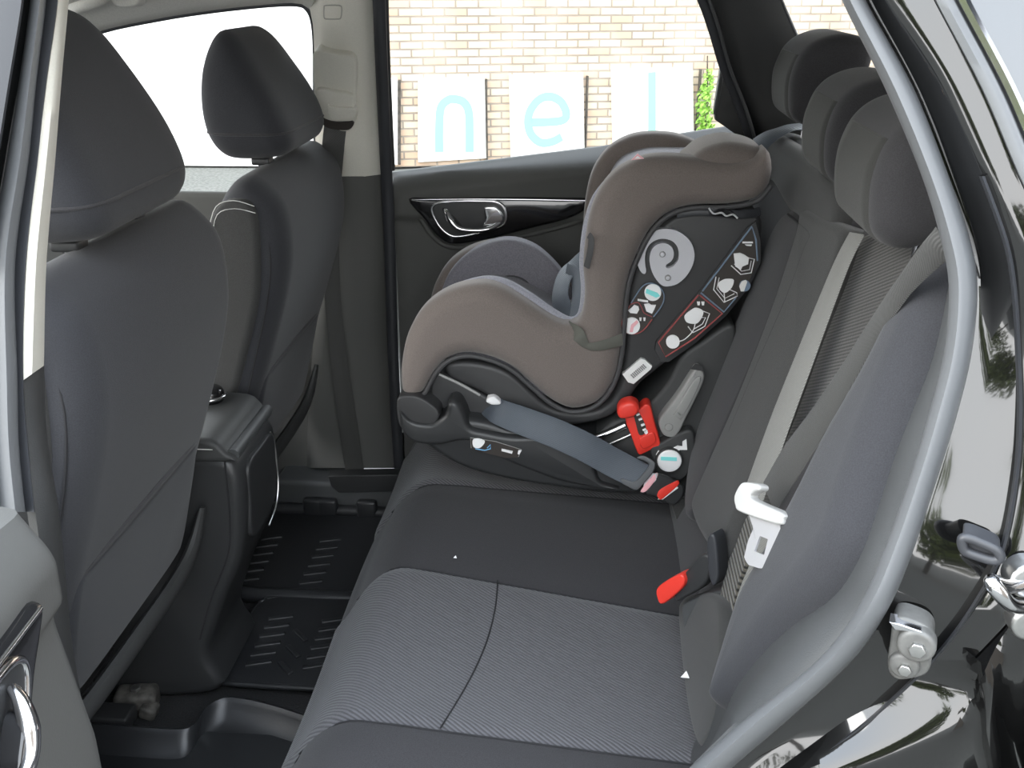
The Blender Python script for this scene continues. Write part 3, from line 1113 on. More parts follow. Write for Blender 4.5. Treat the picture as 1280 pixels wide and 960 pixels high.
t = thing('hinge_bracket', 'grey bolted metal bracket at the lower corner of the doorway', 'bracket', PB(1138, 810, 0))
bf = (PB(1138, 810, -.010), Vector((.94, -.34, 0)), Vector((0, 0, 1)), Vector((-.34, -.94, 0)))
bp = onf([(1120, 770), (1150, 776), (1166, 790), (1166, 815), (1160, 838), (1140, 846), (1120, 846), (1110, 832), (1113, 800)], bf, .0)
pillow('plate', bp, bf, -.02, .004, (0, 0), (.003, .003), M['galv'], t, n=50)
for (a, b, r, h) in ((1146, 803, .0155, .014), (1130, 831, .0125, .010)):
    q = onf([(a, b)], bf, .006)[0]
    w = pillow('boss', disc2(q[0], q[1], r, 24), bf, .0, h, (0, 0), (.004, .004), M['galv'], t, smooth=False)
    pillow('bolt_head', disc2(q[0]+.001, q[1]-.001, r*.45, 6), bf, h-.002, h+.004, (0, 0), (.001, .001), M['steel'], w, smooth=False)
cl = onf([(1113, 768), (1124, 770), (1152, 779), (1158, 783), (1146, 781), (1120, 778)], bf, .0)
pillow('clip', cl, bf, -.002, .012, (0, 0), (.001, .001), M['chrome'], t, smooth=False)

t = thing('door_bumper', 'small black rubber door bumper loop on the glossy jamb', 'bumper', PB(1225, 687, -.02))
bf = (PB(1225, 687, -.024), Vector((.94, -.34, 0)), Vector((0, 0, 1)), Vector((-.34, -.94, 0)))
lp = onf([(1203, 674), (1212, 673), (1230, 680), (1246, 688), (1250, 698), (1240, 700), (1222, 695), (1206, 688)], bf, .004)
vv, ff = tube_geo([bf[0]+bf[1]*a+bf[2]*b+bf[3]*.004 for a, b in lp], .0042, closed=True, smooth=5)
mesh_obj('loop', vv, ff, M['dark_rubber'], t)
pillow('pad', lp, bf, -.022, .001, (0, 0), (.002, .002), M['dark_rubber'], t, n=40)

# ------------------------------------------------------------------ front seats
def front_seat(dy, dz, label):
    D = Vector((0, dy, 0))

    def sh(fr):
        return (fr[0]+D, fr[1], fr[2], fr[3])
    S = sh(SIDE)
    t = thing('front_seat', label, 'car seat', Vector((-.70, .485+dy, .39)), 'front seats')
    prof = [(-.556, 1.312), (-.528, 1.275), (-.522, 1.20), (-.537, 1.12), (-.573, 1.01), (-.612, .90), (-.642, .80), (-.662, .745), (-.70, .715), (-.78, .72),
            (-.80, .80), (-.758, .90), (-.705, 1.0), (-.676, 1.13), (-.652, 1.255), (-.618, 1.312), (-.585, 1.328)]
    pillow('backrest', prof, S, .25, .725, (.040, .05), (.040, .05), M['fabric_front'], t, n=110, nr=7)
    # side bolster on the doorway side; light put into its paler fabric
    sb = [(-.655, 1.235), (-.628, 1.285), (-.585, 1.295), (-.565, 1.27), (-.566, 1.20), (-.576, 1.12), (-.607, 1.02), (-.638, .93), (-.672, .84), (-.745, .84), (-.715, .94), (-.685, 1.03), (-.672, 1.13)]
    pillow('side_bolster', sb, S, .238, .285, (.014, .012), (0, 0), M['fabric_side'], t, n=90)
    for k in (0, 1):
        q = [(-.650+.004*k, 1.24-.014*k), (-.632, 1.283-.014*k), (-.60, 1.294-.014*k), (-.565, 1.285-.012*k)]
        tube('stitching', [Vector((a, .2365+dy+.002*k, b)) for a, b in q], .0007, M['stitch'], t, ns=6)
    # curved seam where the side meets the back panel
    tube('seam', [Vector((x, .249+dy+o, z)) for x, o, z in ((-.572, .004, 1.29), (-.551, .004, 1.21), (-.562, .004, 1.12), (-.594, .004, 1.01), (-.628, .004, .90), (-.66, .004, .79))], .0016, M['seam'], t, ns=6)
    # map pocket on the back
    V = Vector((.262, 0, 1)).normalized()
    N = Vector((1, 0, -.262)).normalized()
    fr = (Vector((-.622, dy, .86)), Vector((0, 1, 0)), V, N)
    pk = [(.290, .092), (.33, .102), (.50, .105), (.64, .103), (.675, .095), (.682, .0), (.676, -.085), (.64, -.108), (.50, -.112), (.34, -.110), (.297, -.088), (.288, .0)]
    p = pillow('seat_pocket', pk, fr, -.05, .006, (0, 0), (.014, .012), M['fabric_front'], t, n=80)
    tube('pocket_hem', [fr[0]+Vector((0, a, 0))+V*b+N*c for a, b, c in ((.276, .080, -.012), (.305, .098, .000), (.42, .106, .005), (.56, .107, .005), (.665, .099, .0), (.70, .082, -.014))], .005, M['fabric'], p, ns=8)
    # plastic edge along the bottom of the back
    tube('lower_trim', [Vector((x, y+dy, z)) for x, y, z in ((-.70, .252, .705), (-.668, .268, .712), (-.650, .33, .716), (-.645, .48, .718), (-.643, .64, .722), (-.635, .70, .752), (-.622, .724, .81))], [.012, .016, .018, .018, .018, .015, .007], M['dark_plastic'], t, ns=10, flat=(N, .7))
    # cushion and its base
    cu = [(-.84, .70), (-.80, .66), (-.80, .61), (-.84, .575), (-1.02, .575), (-1.16, .61), (-1.19, .67), (-1.15, .715), (-1.0, .715), (-.90, .705)]
    pillow('cushion', cu, S, .25, .725, (.05, .05), (.05, .05), M['fabric_front'], t, n=80)
    cv = [(-.80, .63), (-.80, .56), (-.83, .52), (-1.05, .51), (-1.10, .56), (-1.0, .60)]
    pillow('seat_base', cv, S, .28, .70, (.01, .01), (.01, .01), M['black_plastic'], t, n=60)
    for y in (.33, .66):
        mb = MB()
        mb.add(*box_geo((-.98, y+dy, .42), (.42, .045, .03), bev=.005))
        mb.add(*box_geo((-.88, y+dy, .475), (.09, .03, .09), bev=.008))
        mb.add(*box_geo((-1.02, y+dy, .475), (.09, .03, .09), bev=.008))
        mb.build('seat_rail', M['black_plastic'], t)
    # headrest
    hr = [(-.664, 1.550), (-.684, 1.50), (-.690, 1.43), (-.681, 1.375), (-.655, 1.342), (-.605, 1.338), (-.555, 1.345), (-.536, 1.362), (-.534, 1.39), (-.553, 1.44), (-.588, 1.50), (-.618, 1.545), (-.644, 1.562)]
    hr = [(a, b+(-.004 if dy > .1 else .022)*max(0, min(1, (b-1.40)/.14))) for a, b in hr]
    yc = .4925+dy

    def round_top(w):
        k = max(0, (w.z-1.40)/.175)
        q = max(0, (1.40-w.z)/.06)
        return Vector((w.x, yc+(w.y-yc)*(1-.24*k**2.0-.06*q*q), w.z))
    v, f = dome_geo(hr, S, .335, .65, .075, n=90, ex=3.4, deform=round_top)
    h = mesh_obj('headrest', v, f, M['fabric_front'], t, 70)
    # seam around the back of the headrest, laid on its surface
    from mathutils.bvhtree import BVHTree
    o_ = origin(t)
    bv = BVHTree.FromPolygons([q.co+o_ for q in h.data.vertices], [tuple(q.vertices) for q in h.data.polygons])
    ring = []
    for k in range(19):
        an = math.radians(-130+k*11)
        c_ = Vector((-.61, .4925+dy, 1.388))
        d_ = Vector((math.cos(an), math.sin(an), 0))
        r = bv.ray_cast(c_+d_*.5, -d_)
        if r[0] is not None:
            ring.append(r[0])
    tube('headrest_seam', ring, .0026, M['fabric'], h, ns=8, smooth=2)
    for y in (.415, .575):
        tube('headrest_post', [Vector((-.603, y+dy, 1.30)), Vector((-.607, y+dy, 1.345))], .0065, M['chrome'], t, ns=12, smooth=0)
        v, f = box_geo((-.603, y+dy, 1.331), (.034, .03, .014), bev=.004)
        mesh_obj('post_guide', v, f, M['black_plastic'], t)
    t.location.z += dz
    return t


front_seat(0, 0, 'near front seat, dark fabric, cut by the pale pillar at left')
front_seat(.72, -.025, 'far front seat, dark fabric, behind the near one and beside the far window')

# ------------------------------------------------------------------ rear bench
YC = .84


def cush_z(x, y):
    """height of the rear cushion top"""
    t = (x+.36)/.54
    z = .722-.050*max(0, t)
    front = max(0, (-.27-x)/.10)
    z -= .075*front**2.2
    for yc in (.52, 1.17):
        d = (y-yc)/.19
        if abs(d) < 1:
            z -= .010*math.cos(d*math.pi/2)
    d = abs(y-YC)
    z += .006*math.cos(min(1, d/.16)*math.pi/2)
    if y < .34:
        z -= .03*((.34-y)/.16)**2
    if y > 1.36:
        z -= .03*((y-1.36)/.16)**2
    return z


def xfront(y):
    return -.395+.012*math.cos((y-YC)*4)


def patch(name, yr, xr, lift, m, parent, nx=40, ny=40, skirt=True):
    """piece of cushion surface; yr(x) -> (y0, y1), xr = (t0, t1) along the depth, wraps down the front"""
    v, f = [], []
    for i in range(nx+1):
        for j in range(ny+1):
            a = xr[0]+(xr[1]-xr[0])*i/nx
            x0 = max(a, -.375)
            y0, y1 = yr(x0)
            y = y0+(y1-y0)*j/ny
            el = lift*min(1, min(j, ny-j)/2.0)
            if a >= -.375:
                z = cush_z(a, y)+el
                v.append(Vector((a, y, z)))
            else:
                d = -.375-a
                z = cush_z(-.375, y)-d*1.25-.004
                bul = math.sin(min(1, d/.16)*math.pi)*.012
                v.append(Vector((-.375-.022*min(1, d/.03)-bul+.10*max(0, d-.08)-el, y, z)))
    for i in range(nx):
        for j in range(ny):
            f.append((i*(ny+1)+j, (i+1)*(ny+1)+j, (i+1)*(ny+1)+j+1, i*(ny+1)+j+1))
    if skirt:
        N0 = len(v)
        W = ny+1
        v += [q+Vector((.02, 0, -.06)) if q.x > -.37 else q+Vector((.10, 0, 0)) for q in v]
        f += [tuple(k+N0 for k in reversed(q)) for q in list(f)]
        for i in range(nx):
            f.append((i*W, N0+i*W, N0+(i+1)*W, (i+1)*W))
            f.append((i*W+ny, (i+1)*W+ny, N0+(i+1)*W+ny, N0+i*W+ny))
        for j in range(ny):
            f.append((j, j+1, N0+j+1, N0+j))
            a = nx*W
            f.append((a+j, N0+a+j, N0+a+j+1, a+j+1))
    return mesh_obj(name, v, f, m, parent, angle=70)


t = thing('rear_seat_cushion', 'dark rear bench cushion with ribbed grey inserts, child seat on its far end', 'car seat', (-.1, YC, .42))
patch('cushion', lambda x: (.18, 1.50), (-.60, .185), 0, M['fabric'], t, nx=70, ny=110)


def ins_near(x):
    k = (x+.375)/.55
    w = max(0, (-.30-x)/.08)
    return (.352-.004*k+.006*w, .722-.045*k-.012*w*w)


def ins_far(x):
    a, b = ins_near(x)
    return (2*YC-b+.05, 2*YC-a+.03)


pn = patch('seat_insert', ins_near, (-.60, .172), .006, M['insert'], t, nx=70, ny=40)
pf = patch('seat_insert', ins_far, (-.60, .172), .006, M['insert'], t, nx=70, ny=40)
for fn, pp in ((ins_near, pn),):
    pts = []
    for k in range(11):
        q = k/10
        x = -.175+.045*math.sin(q*math.pi*.6)
        y0, y1 = fn(x)
        y = y0+(y1-y0)*q
        pts.append(Vector((x, y, cush_z(x, y)+.0062)))
    tube('seam', pts, .0013, M['seam'], pp, ns=6)
for fn, sgn in ((ins_near, 1), (ins_far, 1)):
    for e_ in (0, 1):
        pts = [Vector((x, fn(x)[e_], cush_z(x, fn(x)[e_])+.001)) for x in [-.37+.06*k for k in range(10)]]
        tube('welt', pts, .0014, M['seam'], t, ns=6)
# little seat base block behind the cushion
v, f = box_geo((-.08, YC, .48), (.42, 1.26, .20), bev=.02)
mesh_obj('seat_base', v, f, M['carpet'], t)

# ---- backrests: plane leaning back
BO = Vector((.17, 0, .67))
BV = Vector((.29, 0, 1)).normalized()
BN = Vector((-1, 0, .29)).normalized()
BU = Vector((0, 1, 0))
BF = (BO, BU, BV, BN)


def rear_headrest(parent, yc, w, dz=0.0, dx=0.0):
    pr = [(.296, 1.43), (.2955, 1.395), (.302, 1.366), (.322, 1.350), (.350, 1.352), (.380, 1.372), (.412, 1.42), (.425, 1.46), (.412, 1.488), (.375, 1.497), (.335, 1.488), (.309, 1.466)]
    pr = [(a+dx, b+dz) for a, b in pr]
    v, f = dome_geo(pr, SIDE, yc-w/2, yc+w/2, .05, n=80, ex=3.4)
    h = mesh_obj('headrest', v, f, M['fabric'], parent, 70)
    # lighter front face
    fp = [(a, b) for a, b in pr]
    fc = [(.309, 1.466), (.296, 1.43), (.2955, 1.395), (.302, 1.366), (.322, 1.350)]
    v, f = [], []
    pts = resample(catmull([Vector((a+dx, 0, b+dz)) for a, b in fc], 6, False), 24, False)
    n = len(pts)
    for i, q in enumerate(pts):
        tq = (pts[min(i+1, n-1)]-pts[max(i-1, 0)]).normalized()
        nn = Vector((tq.z, 0, -tq.x))
        if nn.x > 0:
            nn = -nn
        m_ = 12
        for j in range(m_+1):
            y = yc-w/2+.03+(w-.06)*j/m_
            e_ = min(1, min(j, m_-j)/1.0)*min(1, min(i, n-1-i)/1.0)
            v.append(q+nn*(-.004+.007*e_)+Vector((0, y, 0)))
    for i in range(n-1):
        for j in range(m_):
            f.append((i*(m_+1)+j, (i+1)*(m_+1)+j, (i+1)*(m_+1)+j+1, i*(m_+1)+j+1))
    mesh_obj('front_face', v, f, M['fabric_edge'], h)
    for s_ in (-.06, .06):
        tube('headrest_post', [Vector((.355+dx, yc+s_, 1.27+dz)), Vector((.362+dx, yc+s_, 1.37+dz))], .006, M['chrome'], parent, ns=10, smooth=0)


# near (outer) part
tb = thing('folding_seat', 'near rear backrest with ribbed insert, bolster and headrest beside the doorway', 'car seat', (.20, .43, .66), 'rear backrests')
bk = [(.22, .02), (.50, -.02), (.665, .0), (.668, .3), (.666, .55), (.655, .66), (.60, .695), (.35, .70), (.24, .67), (.21, .55), (.205, .25)]
pillow('backrest', bk, BF, -.12, .0, (.01, .02), (.02, .025), M['fabric'], tb, n=110)
# inner dark wing left of the shoulder strap
iw = onf([(1062, 288), (1030, 270), (1008, 262), (998, 300), (968, 390), (925, 500), (885, 590), (868, 640), (890, 690), (905, 700), (930, 640), (975, 540), (1020, 420), (1055, 330)], BF, .02)
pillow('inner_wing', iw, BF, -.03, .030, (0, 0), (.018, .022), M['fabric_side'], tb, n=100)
ip = onf([(1078, 296), (1120, 300), (1165, 300), (1150, 340), (1098, 410), (1050, 480), (1005, 550), (965, 630), (950, 690), (925, 700), (935, 650), (975, 545), (1015, 440), (1050, 350)], BF, .006)
pillow('backrest_insert', ip, BF, -.02, .008, (0, 0), (.004, .004), M['insert_back'], tb, n=100)
# big side bolster
bo = onf([(1196, 310), (1176, 326), (1132, 388), (1092, 458), (1050, 530), (1012, 605), (982, 660), (945, 725), (922, 790), (910, 845), (908, 893), (940, 872), (990, 805), (1040, 750), (1078, 692), (1108, 600), (1152, 480), (1187, 390), (1202, 335)], BF, .045)
pb = pillow('side_bolster', bo, BF, -.06, .072, (0, 0), (.050, .062), M['fabric_front'], tb, n=130, nr=8)
# ribbed gusset and lower dark panel
gu = onf([(945, 640), (932, 650), (915, 690), (903, 735), (900, 780), (908, 812), (913, 810), (917, 770), (925, 730), (940, 690), (955, 655)], BF, .012)
pillow('gusset', gu, BF, -.02, .014, (0, 0), (.003, .004), M['ridged'], tb, n=70)
lp = onf([(853, 760), (880, 740), (905, 752), (910, 800), (906, 850), (905, 890), (890, 930), (874, 930), (860, 860)], BF, .022)
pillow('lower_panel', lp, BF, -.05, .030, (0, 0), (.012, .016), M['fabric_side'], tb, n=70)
rear_headrest(tb, .485, .235)
# shoulder guide strip edges
# centre and far part
tc_ = thing('folding_seat', 'far wider rear backrest behind the child seat, carrying two headrests', 'car seat', (.20, 1.08, .66), 'rear backrests')
bk = [(.674, .0), (1.0, -.02), (1.46, .0), (1.485, .25), (1.48, .55), (1.45, .66), (1.36, .70), (1.10, .705), (.80, .70), (.70, .69), (.676, .64), (.672, .3)]
pillow('backrest', bk, BF, -.12, .0, (.01, .02), (.025, .03), M['fabric'], tc_, n=130)
cw = onf([(990, 262), (1005, 285), (975, 380), (935, 480), (895, 570), (872, 640), (858, 640), (868, 560), (905, 450), (945, 350), (968, 290)], BF, .015)
pillow('backrest_panel', cw, BF, -.03, .022, (0, 0), (.014, .016), M['fabric'], tc_, n=90)
tp = [(.70, .60), (.85, .615), (1.0, .61), (1.2, .62), (1.42, .60), (1.44, .66), (1.36, .69), (1.10, .70), (.80, .695), (.70, .67)]
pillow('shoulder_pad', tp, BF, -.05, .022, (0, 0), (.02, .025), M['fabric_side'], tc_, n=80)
tube('seam', [PN(a, b, BO+BN*.028, BN) for a, b in [(985, 268), (1000, 280), (1013, 294), (1006, 312), (985, 370), (950, 450), (912, 540)]], .0022, M['seam'], tc_, ns=6)
rear_headrest(tc_, .835, .225, -.002, .026)
rear_headrest(tc_, 1.19, .235, .035, .034)

# ------------------------------------------------------------------ child seat
CN, CFAR = .965, 1.36         # near and far side planes
cs = thing('child_seat', 'taupe and black toddler car seat with silver spiral emblem strapped on far rear seat', 'child seat', (-.05, 1.17, .69))


def cs2(px, y=CN):
    return side2(px, y)


COVER = [(502, 488), (501, 455), (509, 418), (529, 386), (560, 365), (598, 356), (626, 361), (655, 378), (690, 401), (712, 408), (726, 398), (731, 368), (729, 330),
         (734, 285), (744, 250), (763, 222), (790, 204), (822, 196), (868, 198), (910, 203), (940, 198), (958, 186), (966, 205), (962, 232), (944, 250), (905, 257), (868, 258), (838, 266),
         (814, 287), (797, 318), (784, 355), (779, 400), (776, 440), (767, 478), (747, 504), (717, 513), (690, 503), (661, 479), (640, 461), (615, 449), (585, 443), (560, 449), (543, 466), (530, 489), (516, 496)]
cv = cs2(COVER)
pillow('side_cover', cv, SIDE, CN-.012, CN+.062, (.034, .030), (.020, .020), M['cover'], cs, n=170, nr=7)
far_cv = [(a-.004, b-.012) for a, b in cv]
far_cv[COVER.index((910, 203)):COVER.index((944, 250))] = [(a-.004, b-.012) for a, b in cs2([(905, 212), (928, 222), (944, 232), (950, 242)])]
pillow('side_cover', far_cv, SIDE, CFAR-.062, CFAR+.012, (.020, .020), (.034, .030), M['cover'], cs, n=170, nr=7)


def offset_curve(px, y, rad, m, name, parent, **kw):
    return tube(name, [PY(a, b, y) for a, b in px], rad, m, parent, **kw)


# dark piping along the lower edge of the cover
PIPE = [(520, 498), (531, 491), (544, 468), (561, 451), (585, 445), (615, 451), (640, 463), (661, 481), (690, 505), (717, 515), (747, 506), (768, 479), (778, 440), (781, 400), (786, 356), (799, 319), (816, 288), (839, 268), (868, 260), (905, 259), (945, 252), (964, 232)]
offset_curve(PIPE, CN-.004, .0042, M['piping'], 'piping', cs, ns=8)
# pale inner rim of the near wing
RIM = [(560, 365), (598, 356), (626, 361), (655, 378), (690, 401), (712, 409), (727, 399), (733, 368), (731, 330), (736, 285), (746, 250), (766, 221)]
rw = [PY(a, b, CN)+Vector((.002, .045, -.006)) for a, b in RIM]
tube('cover_rim', rw, [.006, .009, .012, .013, .012, .010, .010, .012, .012, .012, .010, .006], M['cover_light'], cs, ns=12)
# shell under the cover (visible black side)
SHELL = [(560, 452), (600, 452), (640, 466), (690, 508), (745, 510), (772, 482), (782, 430), (784, 380), (796, 330), (818, 290), (845, 268), (890, 258), (928, 262), (948, 268), (952, 282), (950, 306), (944, 330), (930, 352), (905, 380), (872, 410),
         (848, 438), (820, 462), (800, 478), (784, 500), (760, 520), (720, 530), (680, 528), (640, 510), (600, 488), (562, 470)]
pillow('shell', cs2(SHELL, CN+.02), SIDE, CN+.012, CFAR-.012, (.010, .010), (.010, .010), M['shell'], cs, n=140)
# seat bowl and inner liner between the wings
SEATP = [(552, 440), (560, 410), (590, 392), (640, 400), (690, 425), (716, 425), (738, 400), (748, 340), (756, 280), (775, 236), (810, 218), (860, 216), (905, 222), (905, 260), (850, 272), (815, 300), (797, 350), (790, 420), (775, 490), (720, 505), (660, 480), (600, 455)]
pillow('seat_liner', cs2(SEATP, CN+.06), SIDE, CN+.045, CFAR-.045, (.004, .004), (.004, .004), M['liner'], cs, n=120)
# inside faces of the far wing: grey blue padding with a curved seam
FARPAD = [(553, 392), (553, 362), (567, 333), (596, 309), (632, 298), (666, 306), (693, 328), (710, 352), (718, 378), (716, 402), (640, 412), (580, 408)]
fp = side2(FARPAD, CFAR-.065)
pillow('far_padding', fp, SIDE, CFAR-.080, CFAR-.045, (.008, .010), (0, 0), M['liner'], cs, n=70)
offset_curve([(598, 372), (612, 355), (636, 345), (658, 352), (668, 372), (672, 392)], CFAR-.081, .0018, M['piping'], 'liner_seam', cs, ns=6)
# cushion crossing the head end
hd = [(a, b) for a, b in cs2([(856, 212), (866, 196), (884, 184), (912, 178), (940, 182), (958, 192), (966, 210), (958, 228), (930, 236), (890, 232)], CN+.02)]
pillow('head_roll', hd, SIDE, CN+.005, CN+.16, (.022, .03), (.018, .03), M['cover'], cs, n=70)
# crotch and shoulder harness
H = [PY(712, 408, CN+.09), PY(706, 392, CN+.12), PY(700, 370, CN+.15), PY(706, 346, CN+.19), PY(722, 332, CN+.22), PY(738, 318, CN+.24)]
ribbon('harness_strap', H, .042, .003, (-.55, -.75, .2), M['webbing_blue'], cs)
H = [PY(716, 412, CN+.06), PY(722, 392, CN+.09), PY(724, 366, CN+.13), PY(720, 346, CN+.17), PY(708, 340, CN+.20)]
ribbon('harness_strap', H, .034, .003, (-.45, -.8, .2), M['webbing_blue'], cs)
# strap wrapping the wing at the bend
H = [PY(712, 409, CN+.02), PY(722, 418, CN-.014), PY(734, 432, CN-.017), PY(752, 432, CN-.017), PY(779, 424, CN-.006)]
ribbon('wing_strap', H, [.026, .026, .012, .018, .022], .002, (0, -1, 0), mat('olive grey strap', (.10, .10, .085), .8), cs)
# small loop at the wing edge
H = [PY(736, 294, CN-.012), PY(739, 300, CN-.019), PY(737, 318, CN-.020), PY(733, 334, CN-.014)]
ribbon('edge_loop', H, .012, .003, (-.5, -.8, 0), M['piping'], cs)
v, f = pillow_geo(cs2([(789, 200), (797, 192), (805, 198)], CN+.01), SIDE, CN+.008, CN+.011, smooth=False)
mesh_obj('triangle_tag', v, f, M['print_pink'], cs)
v, f = pillow_geo(cs2([(793, 198.5), (797, 195), (801, 198)], CN+.007), SIDE, CN+.0065, CN+.009, smooth=False)
mesh_obj('tag_print', v, f, M['white'], cs)
# top strap with a plastic adjuster, below the head end of the cover
H = [PY(846, 268, CN+.006), PY(870, 264, CN+.002), PY(900, 266, CN+.002), PY(930, 268, CN+.006), PY(950, 264, CN+.02)]
ribbon('top_strap', H, .014, .003, (0, -1, .2), M['dark_rubber'], cs)
v, f = pillow_geo(cs2([(884, 258), (905, 258), (918, 266), (920, 272), (905, 270), (886, 268)], CN), SIDE, CN-.008, CN+.004, (.002, .002), (0, 0), smooth=False)
mesh_obj('strap_adjuster', v, f, M['gloss'], cs)
tube('adjuster_wire', [PY(a, b, CN-.010) for a, b in [(886, 260), (892, 267), (902, 266), (908, 270), (916, 268), (922, 273)]], .0016, M['latch'], cs, ns=6)

# ---- emblem
EY = CN+.010


def z2(pts, x0, y0, k):
    return [(x0+a/k, y0+b/k) for a, b in pts]


SP = [(265, 468), (240, 455), (215, 405), (209, 350), (232, 290), (272, 215), (322, 162), (400, 143), (480, 150), (550, 186), (600, 240), (624, 310), (622, 370), (600, 430), (560, 490), (500, 540), (432, 558), (390, 550), (350, 510), (318, 452), (302, 390), (302, 340),
      (318, 290), (346, 260), (390, 246), (430, 252), (462, 276), (475, 310), (472, 348), (454, 378), (425, 398), (416, 412), (424, 425), (445, 425), (480, 406), (505, 370), (512, 320), (500, 270), (465, 231), (410, 214), (358, 219), (310, 246), (280, 290), (268, 340), (269, 400), (275, 445)]
em = pillow('emblem', cs2(z2(SP, 760, 260, 5.818), EY), SIDE, EY-.010, EY+.006, (0, 0), (0, 0), M['emblem'], cs, n=220, nr=1)
for a, b in ((393, 325), (432, 495)):
    c = cs2(z2([(a, b)], 760, 260, 5.818), EY)[0]
    sc = pillow('screw', disc2(c[0], c[1], .0052, 20), SIDE, EY-.0125, EY-.006, (.001, .0015), (0, 0), M['bars'], em, smooth=False)
    pillow('screw_head', disc2(c[0], c[1], .0034, 20), SIDE, EY-.0135, EY-.010, (.0006, .0008), (0, 0), M['emblem'], em, smooth=False)

# ---- pill shaped label
PL_ = [(803, 358), (812, 354), (822, 357), (829, 365), (830, 374), (826, 384), (814, 400), (806, 411), (796, 417), (784, 416), (778, 408), (779, 398), (786, 384), (795, 369)]
PY_ = CN+.008
pl = pillow('instruction_label', cs2(PL_, PY_), SIDE, PY_-.003, PY_+.006, (0, 0), (0, 0), M['label_dark'], cs, n=80, nr=1)


def line_on(px, y, r, m, parent, name, closed=False, smooth=0):
    return tube(name, [PY(a, b, y) for a, b in px], r, m, parent, ns=6, closed=closed, smooth=smooth)


def blob(px, y, m, parent, name, smooth=False, n=40):
    return pillow(name, cs2(px, y), SIDE, y-.0012, y+.001, (0, 0), (0, 0), m, parent, smooth=smooth, n=n, nr=1)


line_on([(789, 379), (795, 369), (803, 358), (812, 354), (822, 357), (829, 365), (830, 374), (826, 384), (817, 396)], PY_-.003, .0011, M['print_blue'], pl, 'blue_border', smooth=4)
line_on([(815, 399), (806, 411), (796, 417), (784, 416), (778, 408), (779, 398), (787, 382)], PY_-.003, .0011, M['print_red'], pl, 'red_border', smooth=4)
line_on([(787, 381), (797, 378), (802, 384), (805, 391), (815, 396)], PY_-.0032, .0008, M['print_red'], pl, 'red_border', smooth=3)


def circ(cx, cy, r, n=24):
    return [(cx+r*math.cos(2*math.pi*i/n), cy+r*math.sin(2*math.pi*i/n)) for i in range(n)]


blob(circ(816, 365.5, 10.5), PY_-.004, M['white'], pl, 'print_disc')
blob(circ(789.5, 407, 10.5), PY_-.004, M['white'], pl, 'print_disc')
blob([(808, 361), (822, 366), (825, 370), (820, 372), (807, 366)], PY_-.0055, M['print_cyan'], pl, 'check_mark')
blob([(789, 406), (796, 400), (798, 403), (792, 409), (791, 415), (787, 415)], PY_-.0055, M['print_pink'], pl, 'cross_mark')
blob([(785, 388), (790, 384), (793, 381), (798, 383), (799, 387), (796, 392), (788, 391)], PY_-.004, M['white'], pl, 'seat_picture')
blob([(805, 380), (811, 379), (814, 381), (820, 381), (818, 386), (815, 392), (808, 389)], PY_-.004, M['white'], pl, 'seat_picture')
for k in range(2):
    blob([(799+k*5, 397), (802+k*5, 397), (801.5+k*5, 401), (799.5+k*5, 401)], PY_-.004, M['white'], pl, 'printed_word')
blob([(797, 373.5), (810, 375.5), (810, 378), (797, 375.8)], PY_-.004, M['white'], pl, 'printed_word')

# ---- long tapering instruction label along the rear edge
LY = CN+.004
LL = [(940, 283), (945, 300), (947, 326), (936, 352), (905, 391), (868, 424), (832, 447), (823, 428), (877, 365)]
plate = [(945, 276), (951, 300), (951, 328), (938, 356), (908, 394), (870, 428), (836, 452), (826, 452), (818, 436), (820, 426), (874, 364), (934, 284)]
ll = pillow('side_label', cs2(plate, LY+.004), SIDE, LY+.001, LY+.02, (.001, .002), (0, 0), M['shell'], cs, smooth=False, nr=2)
v, f = pillow_geo(cs2(LL, LY), SIDE, LY-.0015, LY+.002, smooth=False)
lb = mesh_obj('label_face', v, f, M['label_dark'], ll)
line_on([(878, 364), (940, 283), (945, 300), (947, 326)], LY-.002, .0015, M['print_blue'], ll, 'blue_border')
line_on([(876, 366), (905, 390), (920, 372)], LY-.002, .0015, M['print_blue'], ll, 'blue_border')
line_on([(873, 369), (823, 428), (832, 446), (868, 423), (903, 392), (875, 369)], LY-.002, .0015, M['print_red'], ll, 'red_border', closed=True)
W = M['white']
blob([(917, 317), (925, 316), (930, 318), (936, 322), (935, 330), (928, 333), (926, 337), (919, 333)], LY-.003, W, ll, 'seat_picture')
line_on([(914, 332), (926, 343), (939, 341), (943, 324), (934, 322)], LY-.003, .0009, W, ll, 'seat_outline')
line_on([(918, 330), (927, 339), (937, 337), (939, 326)], LY-.003, .0007, W, ll, 'seat_outline')
blob([(906, 349), (916, 349), (917, 353), (914, 360), (906, 366), (899, 361), (898, 354)], LY-.003, W, ll, 'seat_picture', True)
line_on([(895, 346), (892, 362), (905, 378), (922, 370), (921, 366), (908, 360)], LY-.003, .0009, W, ll, 'seat_outline')
line_on([(899, 347), (896, 361), (906, 373), (918, 367)], LY-.003, .0007, W, ll, 'seat_outline')
line_on([(905, 364), (906, 378)], LY-.003, .0009, W, ll, 'seat_outline')
blob(circ(931, 357, 7), LY-.002, M['print_blue'], ll, 'print_disc')
blob([(927, 352), (932, 350), (934, 352), (930, 364), (926, 364), (924, 358)], LY-.004, M['board'], ll, 'print_disc')
blob([(856, 394), (866, 386), (872, 385), (879, 389), (877, 397), (871, 404), (862, 404), (857, 401)], LY-.003, M['white'], ll, 'seat_picture', True)
line_on([(879, 389), (887, 392), (881, 408), (866, 416), (860, 408)], LY-.003, .0009, W, ll, 'seat_outline')
line_on([(876, 397), (882, 397), (878, 405), (868, 411)], LY-.003, .0008, W, ll, 'seat_outline')
